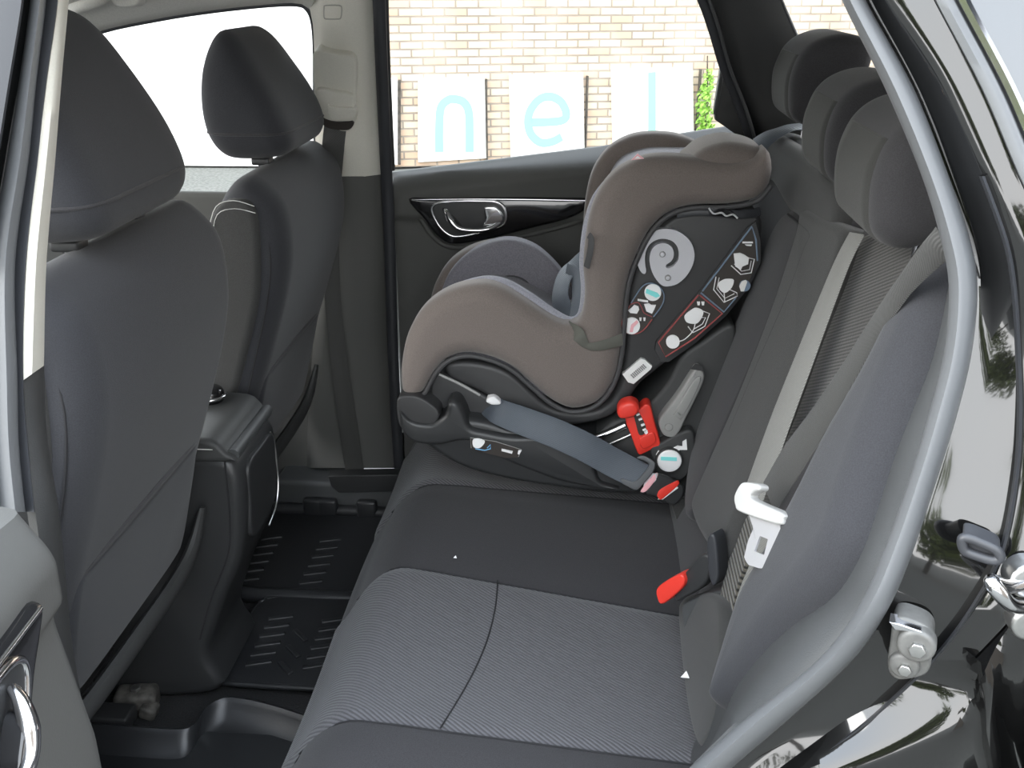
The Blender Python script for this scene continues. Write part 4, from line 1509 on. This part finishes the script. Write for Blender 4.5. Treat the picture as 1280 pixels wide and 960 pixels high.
line_on([(869, 404), (866, 414), (856, 424), (848, 427)], LY-.003, .0009, W, ll, 'seat_outline', smooth=3)
blob(circ(841, 427, 8.5), LY-.003, W, ll, 'print_disc')
for k in range(2):
    blob([(871+k*5.5, 377), (875+k*5.5, 377), (874.5+k*5.5, 381.5), (872+k*5.5, 381.5)], LY-.003, W, ll, 'printed_word')
blob([(928, 302), (941, 302), (941, 304), (928, 304)], LY-.003, W, ll, 'printed_word')
blob([(931, 305.5), (940, 305.5), (939, 307.5), (933, 307)], LY-.003, W, ll, 'printed_word')

# ---- barcode sticker
SY = CN+.008
ST = [(778, 467), (801, 447.5), (806, 449), (815, 457), (813, 461), (792, 479), (785, 477)]
st = pillow('barcode_sticker', cs2(ST, SY), SIDE, SY-.0035, SY+.008, (0, 0), (0, 0), M['label_white'], cs, smooth=False, nr=1)
for k in range(9):
    t0 = k/8
    a = (788+15*t0, 468.5-12.5*t0)
    blob([(a[0], a[1]), (a[0]+1.1, a[1]-.9), (a[0]+5.2, a[1]+3.4), (a[0]+4.0, a[1]+4.2)], SY-.0045, M['bars'], st, 'barcode_bar')

# ---- base
BY = CN-.02
BASE = [(499, 508), (502, 540), (512, 552), (530, 556), (553, 572), (585, 588), (640, 602), (705, 612), (765, 618), (792, 616), (800, 606), (780, 590), (768, 574), (755, 560), (728, 550), (700, 545), (668, 540), (640, 537), (610, 528), (585, 524), (560, 524), (535, 516), (518, 503)]
pillow('base', cs2(BASE, BY), SIDE, BY, CFAR-.01, (.012, .016), (.02, .02), M['black_plastic'], cs, n=130)
# raised lip with its hooked nose
LIP = [(500, 494), (500, 520), (504, 534), (518, 538), (545, 536), (568, 533), (582, 547), (584, 551), (568, 556), (535, 557), (512, 554), (500, 541)]
NOSE = [(500, 514), (512, 525), (525, 529), (541, 529), (556, 519), (559, 506), (566, 502), (573, 505), (580, 517), (588, 535), (606, 540), (640, 546), (680, 546), (705, 552), (730, 563), (743, 578), (746, 592), (752, 604), (775, 612), (740, 611), (690, 600), (620, 572), (584, 553), (548, 558), (518, 555), (503, 543), (499, 528)]
pillow('base_rim', cs2(NOSE, BY-.012), SIDE, BY-.012, BY+.05, (.010, .014), (.006, .006), M['black_plastic'], cs, n=170, nr=6)
pillow('front_foot', cs2([(500, 492), (501, 520), (510, 531), (538, 529), (552, 512), (540, 497), (520, 488)], BY+.02), SIDE, BY-.006, CFAR-.03, (.004, .005), (.004, .005), M['shell'], cs, n=60)
# inner runner seen below the cover arch
run = [(540, 470), (552, 466), (600, 490), (650, 520), (700, 540), (740, 552), (735, 560), (660, 545), (590, 526), (555, 512), (540, 500)]
pillow('runner', cs2(run, CN+.02), SIDE, CN+.015, CFAR-.03, (.006, .006), (.006, .006), M['shell'], cs, n=70)
tube('runner_edge', [PY(a, b, CN+.012) for a, b in [(549, 468), (575, 480), (600, 494)]], .0028, M['grey_plastic'], cs, ns=8)
# rear arm of the base rising along the backrest
ARM = [(742, 556), (764, 528), (788, 520), (808, 508), (834, 478), (852, 446), (876, 428), (915, 405), (918, 440), (895, 520), (872, 582), (862, 612), (838, 618), (800, 606), (770, 585)]
pillow('base_arm', cs2(ARM, CN+.012), SIDE, CN+.010, CFAR-.01, (.008, .008), (.01, .01), M['dark_plastic'], cs, n=110)
tube('guide_rail', [PY(a, b, CN+.002) for a, b in [(742, 548), (760, 541), (782, 531)]], .0065, M['chrome'], cs, ns=12, smooth=2)
tube('guide_rail', [PY(a, b, CN+.004) for a, b in [(760, 556), (782, 546), (800, 538)]], .003, M['steel'], cs, ns=10, smooth=2)
# red locking lever
RY = CN-.004
r1 = [(784, 512), (791, 507), (798, 509), (806, 503), (813, 506), (818, 526), (825, 552), (818, 557), (803, 565), (797, 564), (790, 546), (782, 524)]
rl = pillow('locking_lever', cs2(r1, RY), SIDE, RY-.010, RY+.020, (.003, .004), (0, 0), M['red'], cs, n=80)
pillow('lever_knob', cs2([(771, 510), (776, 501), (787, 497), (796, 500), (799, 508), (793, 516), (782, 519), (774, 518)], RY-.012), SIDE, RY-.032, RY+.0, (.007, .010), (.004, .006), M['red'], rl, n=50)
pillow('lever_slot', cs2([(792, 515), (797, 513), (807, 532), (806, 541), (799, 543), (795, 530)], RY-.01), SIDE, RY-.0115, RY-.008, (0, 0), (0, 0), M['label_dark'], rl, n=40, nr=1)
for a, b in ((795, 518), (798, 524), (801, 531), (803, 537)):
    blob([(a, b), (a+4, b-2), (a+5, b), (a+1, b+2)], RY-.0125, W, rl, 'printed_word')
blob([(805, 540), (809, 537), (810, 541), (807, 543)], RY-.0125, W, rl, 'printed_word')
pillow('lever_guard', cs2([(799, 548), (810, 541), (817, 540), (819, 552), (804, 560)], RY-.01), SIDE, RY-.014, RY, (.002, .003), (0, 0), M['red'], rl, n=40)
# grey clip stowed on the arm
GY = CN-.002
gc = [(823, 528), (826, 518), (846, 492), (864, 464), (870, 457), (876, 459), (880, 468), (874, 486), (858, 518), (848, 538), (840, 544), (829, 541)]
g = pillow('stowed_clip', cs2(gc, GY), SIDE, GY-.012, GY+.016, (.004, .006), (0, 0), M['grey_plastic'], cs, n=90)
pillow('clip_ridge', cs2([(846, 512), (862, 482), (872, 470), (876, 474), (868, 494), (854, 518)], GY-.012), SIDE, GY-.0155, GY-.009, (.002, .003), (0, 0), M['grey_plastic'], g, n=50)
pillow('clip_button', disc2(*cs2([(836, 534)], GY-.012)[0], .0075, 24), SIDE, GY-.0145, GY-.008, (.002, .002), (0, 0), M['grey_plastic'], g, smooth=False)
pillow('clip_catch', cs2([(842, 518), (846, 513), (854, 518), (850, 524)], GY-.012), SIDE, GY-.0155, GY-.009, (.001, .001), (0, 0), M['grey_plastic'], g, smooth=False)
blob([(863, 461), (869, 455), (877, 457), (880, 464), (874, 463)], GY-.013, M['shell'], g, 'clip_tip')
for a, b in ((866, 472), (872, 475)):
    blob([(a, b), (a+2, b-5), (a+4, b-4), (a+2, b+1)], GY-.0135, M['bars'], g, 'clip_slot')
# round white button with a cyan stripe on its grey housing
KY = CN-.018
kh = [(812, 560), (824, 553), (862, 536), (868, 560), (860, 590), (845, 602), (832, 602), (822, 590)]
k = pillow('button_housing', cs2(kh, KY+.01), SIDE, KY+.004, KY+.04, (.004, .005), (0, 0), M['dark_plastic'], cs, n=70)
c = cs2([(836.5, 574)], KY)[0]
pillow('button_collar', disc2(c[0], c[1]-.001, .0245, 30), SIDE, KY-.006, KY+.02, (.002, .003), (0, 0), M['dark_plastic'], k, smooth=False)
pillow('button_face', disc2(c[0], c[1], .0215, 30), SIDE, KY-.009, KY+.01, (.002, .002), (0, 0), M['white'], k, smooth=False)
blob([(826, 571), (846, 572), (846, 576), (826, 575)], KY-.010, M['print_cyan'], k, 'button_stripe')
blob([(841, 560), (847, 557), (853, 558), (853, 552), (858, 549), (859, 562), (850, 562), (846, 565)], KY+.002, W, k, 'paper_mark')
blob([(820, 568), (823, 563), (826, 564), (822, 571)], KY+.002, W, k, 'paper_mark')
# printed label on the base rim
QY = BY-.013
ql = [(588, 547), (620, 552), (652, 562), (648, 571), (632, 572), (605, 565), (589, 560)]
q = pillow('base_label', cs2(ql, QY), SIDE, QY-.002, QY+.012, (0, 0), (0, 0), M['label_dark'], cs, smooth=False, nr=1)
line_on([(589, 560), (588, 547), (620, 552), (652, 562), (648, 571)], QY-.002, .0007, M['grey_plastic'], q, 'label_border')
blob([(591, 550), (596, 548), (602, 549), (606, 552), (603, 557), (598, 560), (592, 558)], QY-.003, W, q, 'seat_picture', True)
line_on([(594, 561), (606, 563), (613, 561), (613, 556), (609, 560)], QY-.003, .0010, mat('bright blue print', (.16, .40, .65), .5), q, 'blue_picture')
blob([(627, 561), (641, 564), (640, 567), (627, 563.5)], QY-.003, W, q, 'printed_word')
blob([(648, 563), (652, 563), (649, 568), (647, 567)], QY-.003, W, q, 'printed_word')
# white knob peeping out above the belt
pillow('knob', cs2([(608, 501), (611, 496), (618, 495), (624, 499), (626, 504), (616, 505)], CN+.004), SIDE, CN-.002, CN+.02, (.003, .004), (0, 0), M['white'], cs, n=40)

# ------------------------------------------------------------------ seat belts and buckles
# lap belt of the far seat holding the child seat
bl = thing('seat_belt', 'slate blue lap belt pulled tight across the child seat base', 'seat belt', PY(720, 550, CN-.02))
pts = [PY(612, 506, CN+.02), PY(622, 514, CN-.004), PY(650, 525, CN-.026), PY(690, 540, CN-.036), PY(730, 558, CN-.040), PY(770, 580, CN-.040), PY(804, 597, CN-.046)]
ribbon('webbing', pts, [.045, .046, .050, .052, .052, .052, .050], .003, (-.1, -.85, .5), M['webbing_blue'], bl)
tf = frame_of(PY(806, 596, CN-.052), (.35, 0, .94), (-.05, -.9, .42))
tn = onf([(784, 612), (774, 605), (777, 600), (786, 603), (795, 602), (812, 580), (806, 573), (797, 570), (803, 566), (811, 568), (820, 576), (816, 590), (802, 608), (794, 616)], tf)
pillow('latch_plate', tn, tf, -.004, .009, (0, 0), (.002, .003), mat('dark grey latch plate', (.10, .105, .11), .4), bl, n=80)
tg = onf([(806, 600), (814, 590), (823, 590), (820, 600), (809, 614), (803, 612)], tf)
pillow('tongue', tg, tf, -.002, .002, (0, 0), (0, 0), M['latch'], bl, smooth=False)

bk = thing('belt_buckle', 'black buckle with red button latched beside the child seat base', 'buckle', PY(832, 612, CN-.03))
bf = frame_of(PY(828, 610, CN-.046), (.62, 0, -.6), (-.1, -.9, .42))
bb = onf([(815, 596), (823, 590), (850, 604), (858, 616), (852, 630), (842, 634), (824, 622), (806, 614)], bf)
pillow('body', bb, bf, -.016, .012, (.002, .002), (.004, .005), M['black_plastic'], bk, n=60)
pillow('release_button', onf([(824, 620), (829, 613), (848, 604), (852, 605), (851, 611), (833, 626), (827, 627)], bf, .012), bf, .006, .016, (0, 0), (.001, .002), M['red'], bk, n=40)
pillow('button_edge', onf([(825, 627), (850, 612), (852, 614), (832, 628)], bf, .012), bf, .004, .015, (0, 0), (.001, .001), M['label_white'], bk, smooth=False)
pillow('latch_mouth', onf([(802, 613), (818, 593), (823, 592), (822, 598), (812, 612), (806, 616)], bf, .012), bf, .004, .0145, (0, 0), (.001, .001), M['print_pink'], bk, n=30)
ribbon('stalk', [PY(850, 622, CN-.034), PY(856, 640, CN-.02), PY(864, 664, CN+.0)], .04, .006, (-.2, -.9, .3), M['webbing_dark'], bk)

# near centre buckle standing in the gap at the back of the cushion
bk = thing('belt_buckle', 'black buckle with red button leaning out between near cushion and backrest', 'buckle', PY(880, 730, .57))
a0, a1 = PY(846, 734, .575), PY(898, 690, .545)
ax = (a1-a0).normalized()
cxx = Vector((-.25, -.8, .5))
cxx = (cxx-ax*cxx.dot(ax)).normalized()
bf = (a0, ax, cxx.cross(ax).normalized(), cxx)
bo_ = onf([(848, 742), (849, 726), (862, 712), (880, 692), (890, 690), (894, 700), (890, 722), (878, 735), (862, 744), (852, 749)], bf)
pillow('sleeve', bo_, bf, -.014, .012, (.004, .005), (.005, .006), M['black_plastic'], bk, n=70)
pillow('release_button', onf([(831, 744), (831, 729), (856, 713), (864, 716), (863, 728), (846, 744), (836, 750)], bf), bf, -.006, .020, (.001, .002), (.003, .004), M['red'], bk, n=40)
fl = onf([(891, 670), (897, 663), (902, 672), (905, 705), (904, 722), (898, 728), (893, 715), (891, 692)], bf)
pillow('flange', fl, bf, -.012, .016, (.003, .003), (.003, .004), M['dark_rubber'], bk, n=50)
tray = onf([(854, 756), (866, 748), (886, 740), (905, 738), (903, 746), (880, 752), (866, 766), (858, 786), (855, 775)], bf, -.01)
pillow('buckle_pocket', tray, bf, -.03, -.006, (0, 0), (.003, .004), M['sill_plastic'], bk, n=50)

# near rear belt: shoulder strap, lap strap, latch plate
nb = thing('seat_belt', 'grey unbuckled seat belt with pale latch plate hanging on the near rear backrest', 'seat belt', PN(945, 640, BO+BN*.05, BN))


def bp_(px, py, c):
    return PN(px, py, BO+BN*c, BN)


ribbon('shoulder_webbing', [bp_(1071, 292, .030), bp_(1052, 330, .036), bp_(1028, 390, .040), bp_(1003, 455, .042), bp_(978, 520, .042), bp_(958, 575, .042), bp_(941, 622, .044)], [.030, .032, .036, .040, .044, .046, .046], .0025, BN+Vector((0, -.35, 0)), M['webbing'], nb)
ribbon('twisted_webbing', [bp_(1185, 300, .085), bp_(1165, 318, .088), bp_(1130, 358, .084), bp_(1098, 405, .072), bp_(1062, 465, .060), bp_(1025, 525, .055), bp_(990, 575, .055), bp_(962, 622, .052)], [.030, .024, .018, .022, .030, .042, .050, .050], .0025,
       [BN*.3+Vector((0, -1, .3)), BN*.3+Vector((0, -1, .3)), BN*.5+Vector((0, -1, .3)), BN*.8+Vector((0, -.7, .2)), BN+Vector((0, -.4, 0)), BN+Vector((0, -.3, 0)), BN+Vector((0, -.3, 0)), BN+Vector((0, -.3, 0))], M['webbing_dark'], nb)
ribbon('lap_webbing', [bp_(972, 640, .040), bp_(958, 700, .036), bp_(938, 750, .034), bp_(924, 800, .030), bp_(914, 850, .02)], .046, .0025, BN+Vector((0, -.5, 0)), M['webbing'], nb)
lf = frame_of(bp_(950, 650, .085), BV, BN+Vector((0, -.45, 0)))
gp = onf([(924, 620), (931, 606), (938, 603), (954, 606), (955, 613), (947, 616), (945, 624), (984, 642), (985, 650), (978, 656), (932, 641), (925, 632)], lf)
lp_ = pillow('latch_plate', gp, lf, -.006, .008, (.001, .001), (.003, .004), M['latch_grip'], nb, n=100)
# metal tongue with a real slot
mb = MB()
oq = onf([(936, 641), (975, 654), (977, 662), (968, 690), (960, 706), (952, 711), (936, 706), (931, 697), (936, 676), (943, 660)], lf)
iq = onf([(951, 670), (961, 674), (956, 694), (944, 689)], lf)
O_, U_, V_, W_ = lf
P2 = resample([Vector(p) for p in oq], 48)
Q2 = resample([Vector(p) for p in iq], 48)
ca = sum((p for p in Q2), Vector((0, 0)))/48


def ang(p):
    return math.atan2(p.y-ca.y, p.x-ca.x)


k0 = min(range(48), key=lambda i: abs(ang(P2[i])-ang(Q2[0])))
P2 = P2[k0:]+P2[:k0]
v, f = [], []
for c in (-.0012, .0012):
    for ring in (P2, Q2):
        v += [O_+U_*p.x+V_*p.y+W_*c for p in ring]
for i in range(48):
    j = (i+1) % 48
    f += [(96+i, 96+j, 144+j, 144+i), (i, 48+i, 48+j, j), (i, j, 96+j, 96+i), (48+i, 144+i, 144+j, 48+j)]
mesh_obj('tongue', v, f, M['latch'], lp_, angle=30)

# far front belt on the far middle pillar
fb = thing('seat_belt', 'dark seat belt hanging down the far middle pillar with pale guide on top', 'seat belt', PF(425, 300, -.06))
gd = [(p.x, p.z) for p in (PF(a, b, -.05) for a, b in [(394, 64), (420, 66), (444, 70), (445, 90), (443, 135), (446, 146), (440, 152), (420, 154), (400, 150), (394, 130), (393, 90)])]
yg = PF(420, 110, -.060).y
gfr = (PF(420, 110, -.056), Vector((1, 0, 0)), Vector((0, -.3, 1)).normalized(), Vector((0, 1, .3)).normalized())


def gf(px, c=0.0):
    return onf(px, gfr, c)


pillow('guide_cover', gf([(394, 63), (420, 65), (443, 70), (446, 95), (444, 130), (446, 145), (438, 161), (420, 160), (402, 150), (395, 130), (393, 90)]), gfr, -.010, .03, (.003, .004), (0, 0), M['trim_light'], fb, n=70)
pillow('slider', gf([(397, 110), (420, 112), (441, 117), (443, 128), (444, 147), (430, 150), (414, 149), (404, 143), (398, 130)], -.012), gfr, -.022, .0, (.004, .006), (0, 0), M['trim_light'], fb, n=60)
pillow('slider_step', gf([(409, 131), (420, 133), (444, 135), (444, 146), (430, 149), (414, 147)], -.022), gfr, -.028, -.01, (.003, .004), (0, 0), M['trim_light'], fb, n=50)
pillow('belt_slot', gf([(397, 138), (405, 148), (420, 152), (440, 151), (442, 156), (434, 162), (412, 160), (399, 150)], -.012), gfr, -.014, .0, (0, 0), (0, 0), M['label_dark'], fb, n=50, nr=1)
ribbon('webbing', [PF(420, 152, -.062), PF(416, 190, -.075), PF(413, 260, -.085), PF(414, 330, -.085), PF(418, 400, -.08), PF(426, 470, -.075), PF(436, 540, -.065), PF(446, 605, -.05)], [.046, .046, .040, .036, .036, .040, .044, .046], .0025, (.15, -1, 0), M['webbing_dark'], fb)
of = (Vector((0, 1.44, 0)), Vector((1, 0, 0)), Vector((0, 0, 1)), Vector((0, 1, 0)))
o = pillow('outlet_frame', [(p.x, p.z) for p in (PY(a, b, 1.44) for a, b in [(411, 592), (505, 590), (508, 612), (425, 614), (415, 606)])], of, -.012, .02, (.004, .006), (0, 0), M['black_plastic'], fb, smooth=False)

# blue grey tether belt looped over the far backrest beside the child seat
tb2 = thing('tether_belt', 'short dark belt loop over the top of the far rear backrest', 'seat belt', PY(975, 170, 1.25))
ribbon('webbing', [PY(940, 196, 1.22), PY(952, 178, 1.22), PY(970, 166, 1.24), PY(990, 160, 1.27), PY(1015, 158, 1.30)], .046, .003, (-.6, -.5, .6), M['webbing_blue'], tb2)

# ------------------------------------------------------------------ centre console
cc = thing('centre_console', 'black centre console with padded lid between the front seats', 'console', (-.75, .84, .39))
CP = [(-.545, .60), (-.565, .74), (-.566, .85), (-.575, .885), (-.592, .898), (-.66, .905), (-1.25, .88), (-1.30, .80), (-1.30, .40), (-.70, .40), (-.66, .50), (-.615, .60), (-.585, .66)]
CP = [(-.690, .40), (-.660, .50), (-.615, .615), (-.580, .69), (-.566, .76), (-.560, .84), (-.566, .872), (-.584, .886), (-.66, .890), (-1.25, .87), (-1.30, .80), (-1.30, .40)]
pillow('body', CP, SIDE, .745, .945, (.018, .020), (.018, .020), M['black_plastic'], cc, n=110)
ld = [(-.588, .882), (-.586, .905), (-.594, .918), (-.65, .925), (-.95, .925), (-.965, .905), (-.95, .88)]
lid = pillow('lid', ld, SIDE, .742, .948, (.010, .012), (.010, .012), M['dark_plastic'], cc, n=70)
for y in (.7415, .7445):
    tube('stitching', [Vector((x, y+.006*(y > .743), .907+(.010 if y > .743 else 0))) for x in (-.60, -.70, -.85)], .0009, M['stitch'], lid, ns=6, smooth=0)
tube('lid_trim', [Vector((-.572, y, .893)) for y in (.752, .80, .88, .938)], .011, M['sill_plastic'], cc, ns=12)
tube('seam', [Vector((x, .744, z)) for x, z in ((-.583, .884), (-.585, .80), (-.590, .74), (-.604, .69), (-.64, .61), (-.668, .53))], .0016, M['seam'], cc, ns=6)
pf_ = (Vector((-.561, .845, .80)), Vector((0, 1, 0)), Vector((.05, 0, 1)).normalized(), Vector((1, 0, -.05)).normalized())
pillow('rear_tray', [(-.065, .06), (.0, .065), (.065, .058), (.075, .0), (.065, -.065), (.0, -.085), (-.065, -.075), (-.07, .0)], pf_, -.01, .003, (0, 0), (.006, .003), M['black_plastic'], cc, n=50)
tube('tray_trim', [pf_[0]+Vector((.004, a, b)) for a, b in ((.056, .066), (.070, .045), (.073, .0), (.070, -.045), (.046, -.078), (.0, -.092))], .0018, M['steel'], cc, ns=8)
ct = thing('gear_knob', 'dark gear knob with chrome ring just above the console lid', 'gear knob', (-.86, .86, .92))
c = PY(262, 494, .90)
ct.location = c-Vector((0, 0, .03))
tube('lever', [c+Vector((0, 0, -.035)), c+Vector((0, 0, -.01))], .008, M['black_plastic'], ct, smooth=0)
pr = disc2(0, 0, .026, 30)
pillow('knob', pr, (c, Vector((1, 0, 0)), Vector((0, 1, 0)), Vector((0, 0, 1))), -.014, .016, (.010, .012), (.012, .014), M['gloss'], ct, smooth=False)
tube('chrome_ring', [c+Vector((.027*math.cos(a), .027*math.sin(a), .0)) for a in [2*math.pi*i/24 for i in range(24)]], .0035, M['chrome'], ct, closed=True, smooth=2)

# ------------------------------------------------------------------ floor mats
def floor_mat(label, x0, x1, y0, y1, z, lip, ribs, base=M['mat_rubber'], r=.05, tilt=0.0):
    t = thing('floor_mat', label, 'floor mat', ((x0+x1)/2, (y0+y1)/2, z), 'rubber floor mats')
    mb = MB()
    o = [(x0+r, y0), (x1-r, y0), (x1-r*.3, y0+r*.3), (x1, y0+r), (x1, y1-r), (x1-r*.3, y1-r*.3), (x1-r, y1), (x0+r, y1), (x0+r*.3, y1-r*.3), (x0, y1-r), (x0, y0+r), (x0+r*.3, y0+r*.3)]
    fr = (Vector((0, 0, z)), Vector((1, 0, 0)), Vector((0, 1, 0)), Vector((0, 0, 1)))
    mb.add(*pillow_geo(o, fr, 0, .010, (0, 0), (.003, .003), smooth=False, nr=3))
    for cx, cy, L, a in ribs:
        R = Matrix.Rotation(a, 3, 'Z')
        mb.add(*box_geo((cx, cy, z+.011), (L, .011, .006), R, .002))
    mb.build('tread', base, t)
    if lip:
        tube('raised_edge', [Vector((a, b, z+lip*.5)) for a, b in o], lip*.55, M['mat_rubber'], t, closed=True, smooth=3, flat=(Vector((0, 0, 1)), 1.0))
    return t


def chevrons(x0, x1, y0, y1, n):
    out = []
    xm = (x0+x1)/2
    for i in range(n):
        x = x0+(x1-x0)*(i+.5)/n
        for s in (-1, 1):
            y = (y0+y1)/2+s*(y1-y0)*.27
            out.append((x, y, .07, s*.6))
    return out


mid = []
for i in range(6):
    mid.append((-.60, .83+.029*i, .05, .30))
    mid.append((-.49, .83+.029*i, .05, .30))
for i in range(3):
    mid.append((-.545, .82+.05*i, .045, -.8))
floor_mat('black rubber mat with ribs over the middle floor tunnel', -.665, -.34, .775, 1.05, .405, .010, mid, r=.04)
far = []
for i in range(7):
    far.append((-.72, 1.09+.035*i, .05, .30))
    far.append((-.58, 1.09+.035*i, .05, .30))
fm = floor_mat('black rubber mat in the far footwell below the child seat', -.80, -.40, 1.065, 1.43, .392, .03, far)
for (a, b) in ((380, 661), (398, 662), (455, 650)):
    c = PZ(a, b, .41)
    w = box_geo((c.x, 1.425, .418), (.05, .022, .05), bev=.008)
    mesh_obj('edge_notch', w[0], w[1], M['mat_rubber'], fm)
near = []
for i in range(6):
    near.append((-.60, .25+.06*i, .09, .5))
    near.append((-.48, .25+.06*i, .09, -.5))
nm_ = floor_mat('black rubber tray mat in the near footwell at the bottom edge', -.84, -.34, .20, .66, .392, 0, near, r=.05)
rim_ = [PZ(a, b, .435) for a, b in [(70, 902), (130, 906), (200, 911), (232, 911), (246, 902), (256, 886), (272, 875), (292, 872), (340, 882), (420, 908)]]
loft('raised_edge', [[p+Vector((.0, -.05, -.037)) for p in rim_], [p+Vector((0, -.022, -.030)) for p in rim_], [p+Vector((0, -.008, -.006)) for p in rim_], [p.copy() for p in rim_], [p+Vector((0, .008, -.004)) for p in rim_], [p+Vector((0, .010, -.04)) for p in rim_]], M['mat_rubber'], nm_, n=60)
c = PZ(176, 862, .43)
o = thing('rail_end_cover', 'scuffed grey seat rail end on the floor beside the console', 'rail cover', (c.x, c.y, .39))
mb = MB()
mb.add(*box_geo((c.x-.01, c.y, .41), (.075, .045, .04), Matrix.Rotation(.15, 3, 'Z'), .010))
mb.add(*box_geo((c.x+.02, c.y-.02, .402), (.03, .03, .025), Matrix.Rotation(.3, 3, 'Y'), .006))
mb.build('cover', mat('scuffed brown grey plastic', (.085, .080, .072), .6, noise=.5, nscale=60), o)
pillow('bolt_head', disc2(c.x-.01, c.y, .010, 6), (Vector((0, 0, .428)), Vector((1, 0, 0)), Vector((0, 1, 0)), Vector((0, 0, 1))), 0, .007, (0, 0), (.002, .002), M['steel'], o, smooth=False)

# ------------------------------------------------------------------ crumbs on the cushion
for (px, py, s, lab) in ((856, 847, .006, 'white paper scrap at the back edge of near ribbed cushion'), (569, 699, .0028, 'tiny pale crumb on the dark middle of the cushion')):
    c = PN(px, py, Vector((.1, .4, .70)), Vector((.09, 0, 1)).normalized()) if py < 800 else PY(px, py, .455)
    v, f = pillow_geo([(-s, -s*.5), (s, -s*.6), (s*.3, s)], (c+Vector((0, 0, .004)), Vector((1, 0, 0)), Vector((0, .6, .8)), Vector((0, -.8, .6))), -.001, .001, smooth=False)
    tag(mesh_obj('paper_scrap' if s > .005 else 'crumb', v, f, M['white']), lab, 'scrap' if s > .005 else 'crumb')
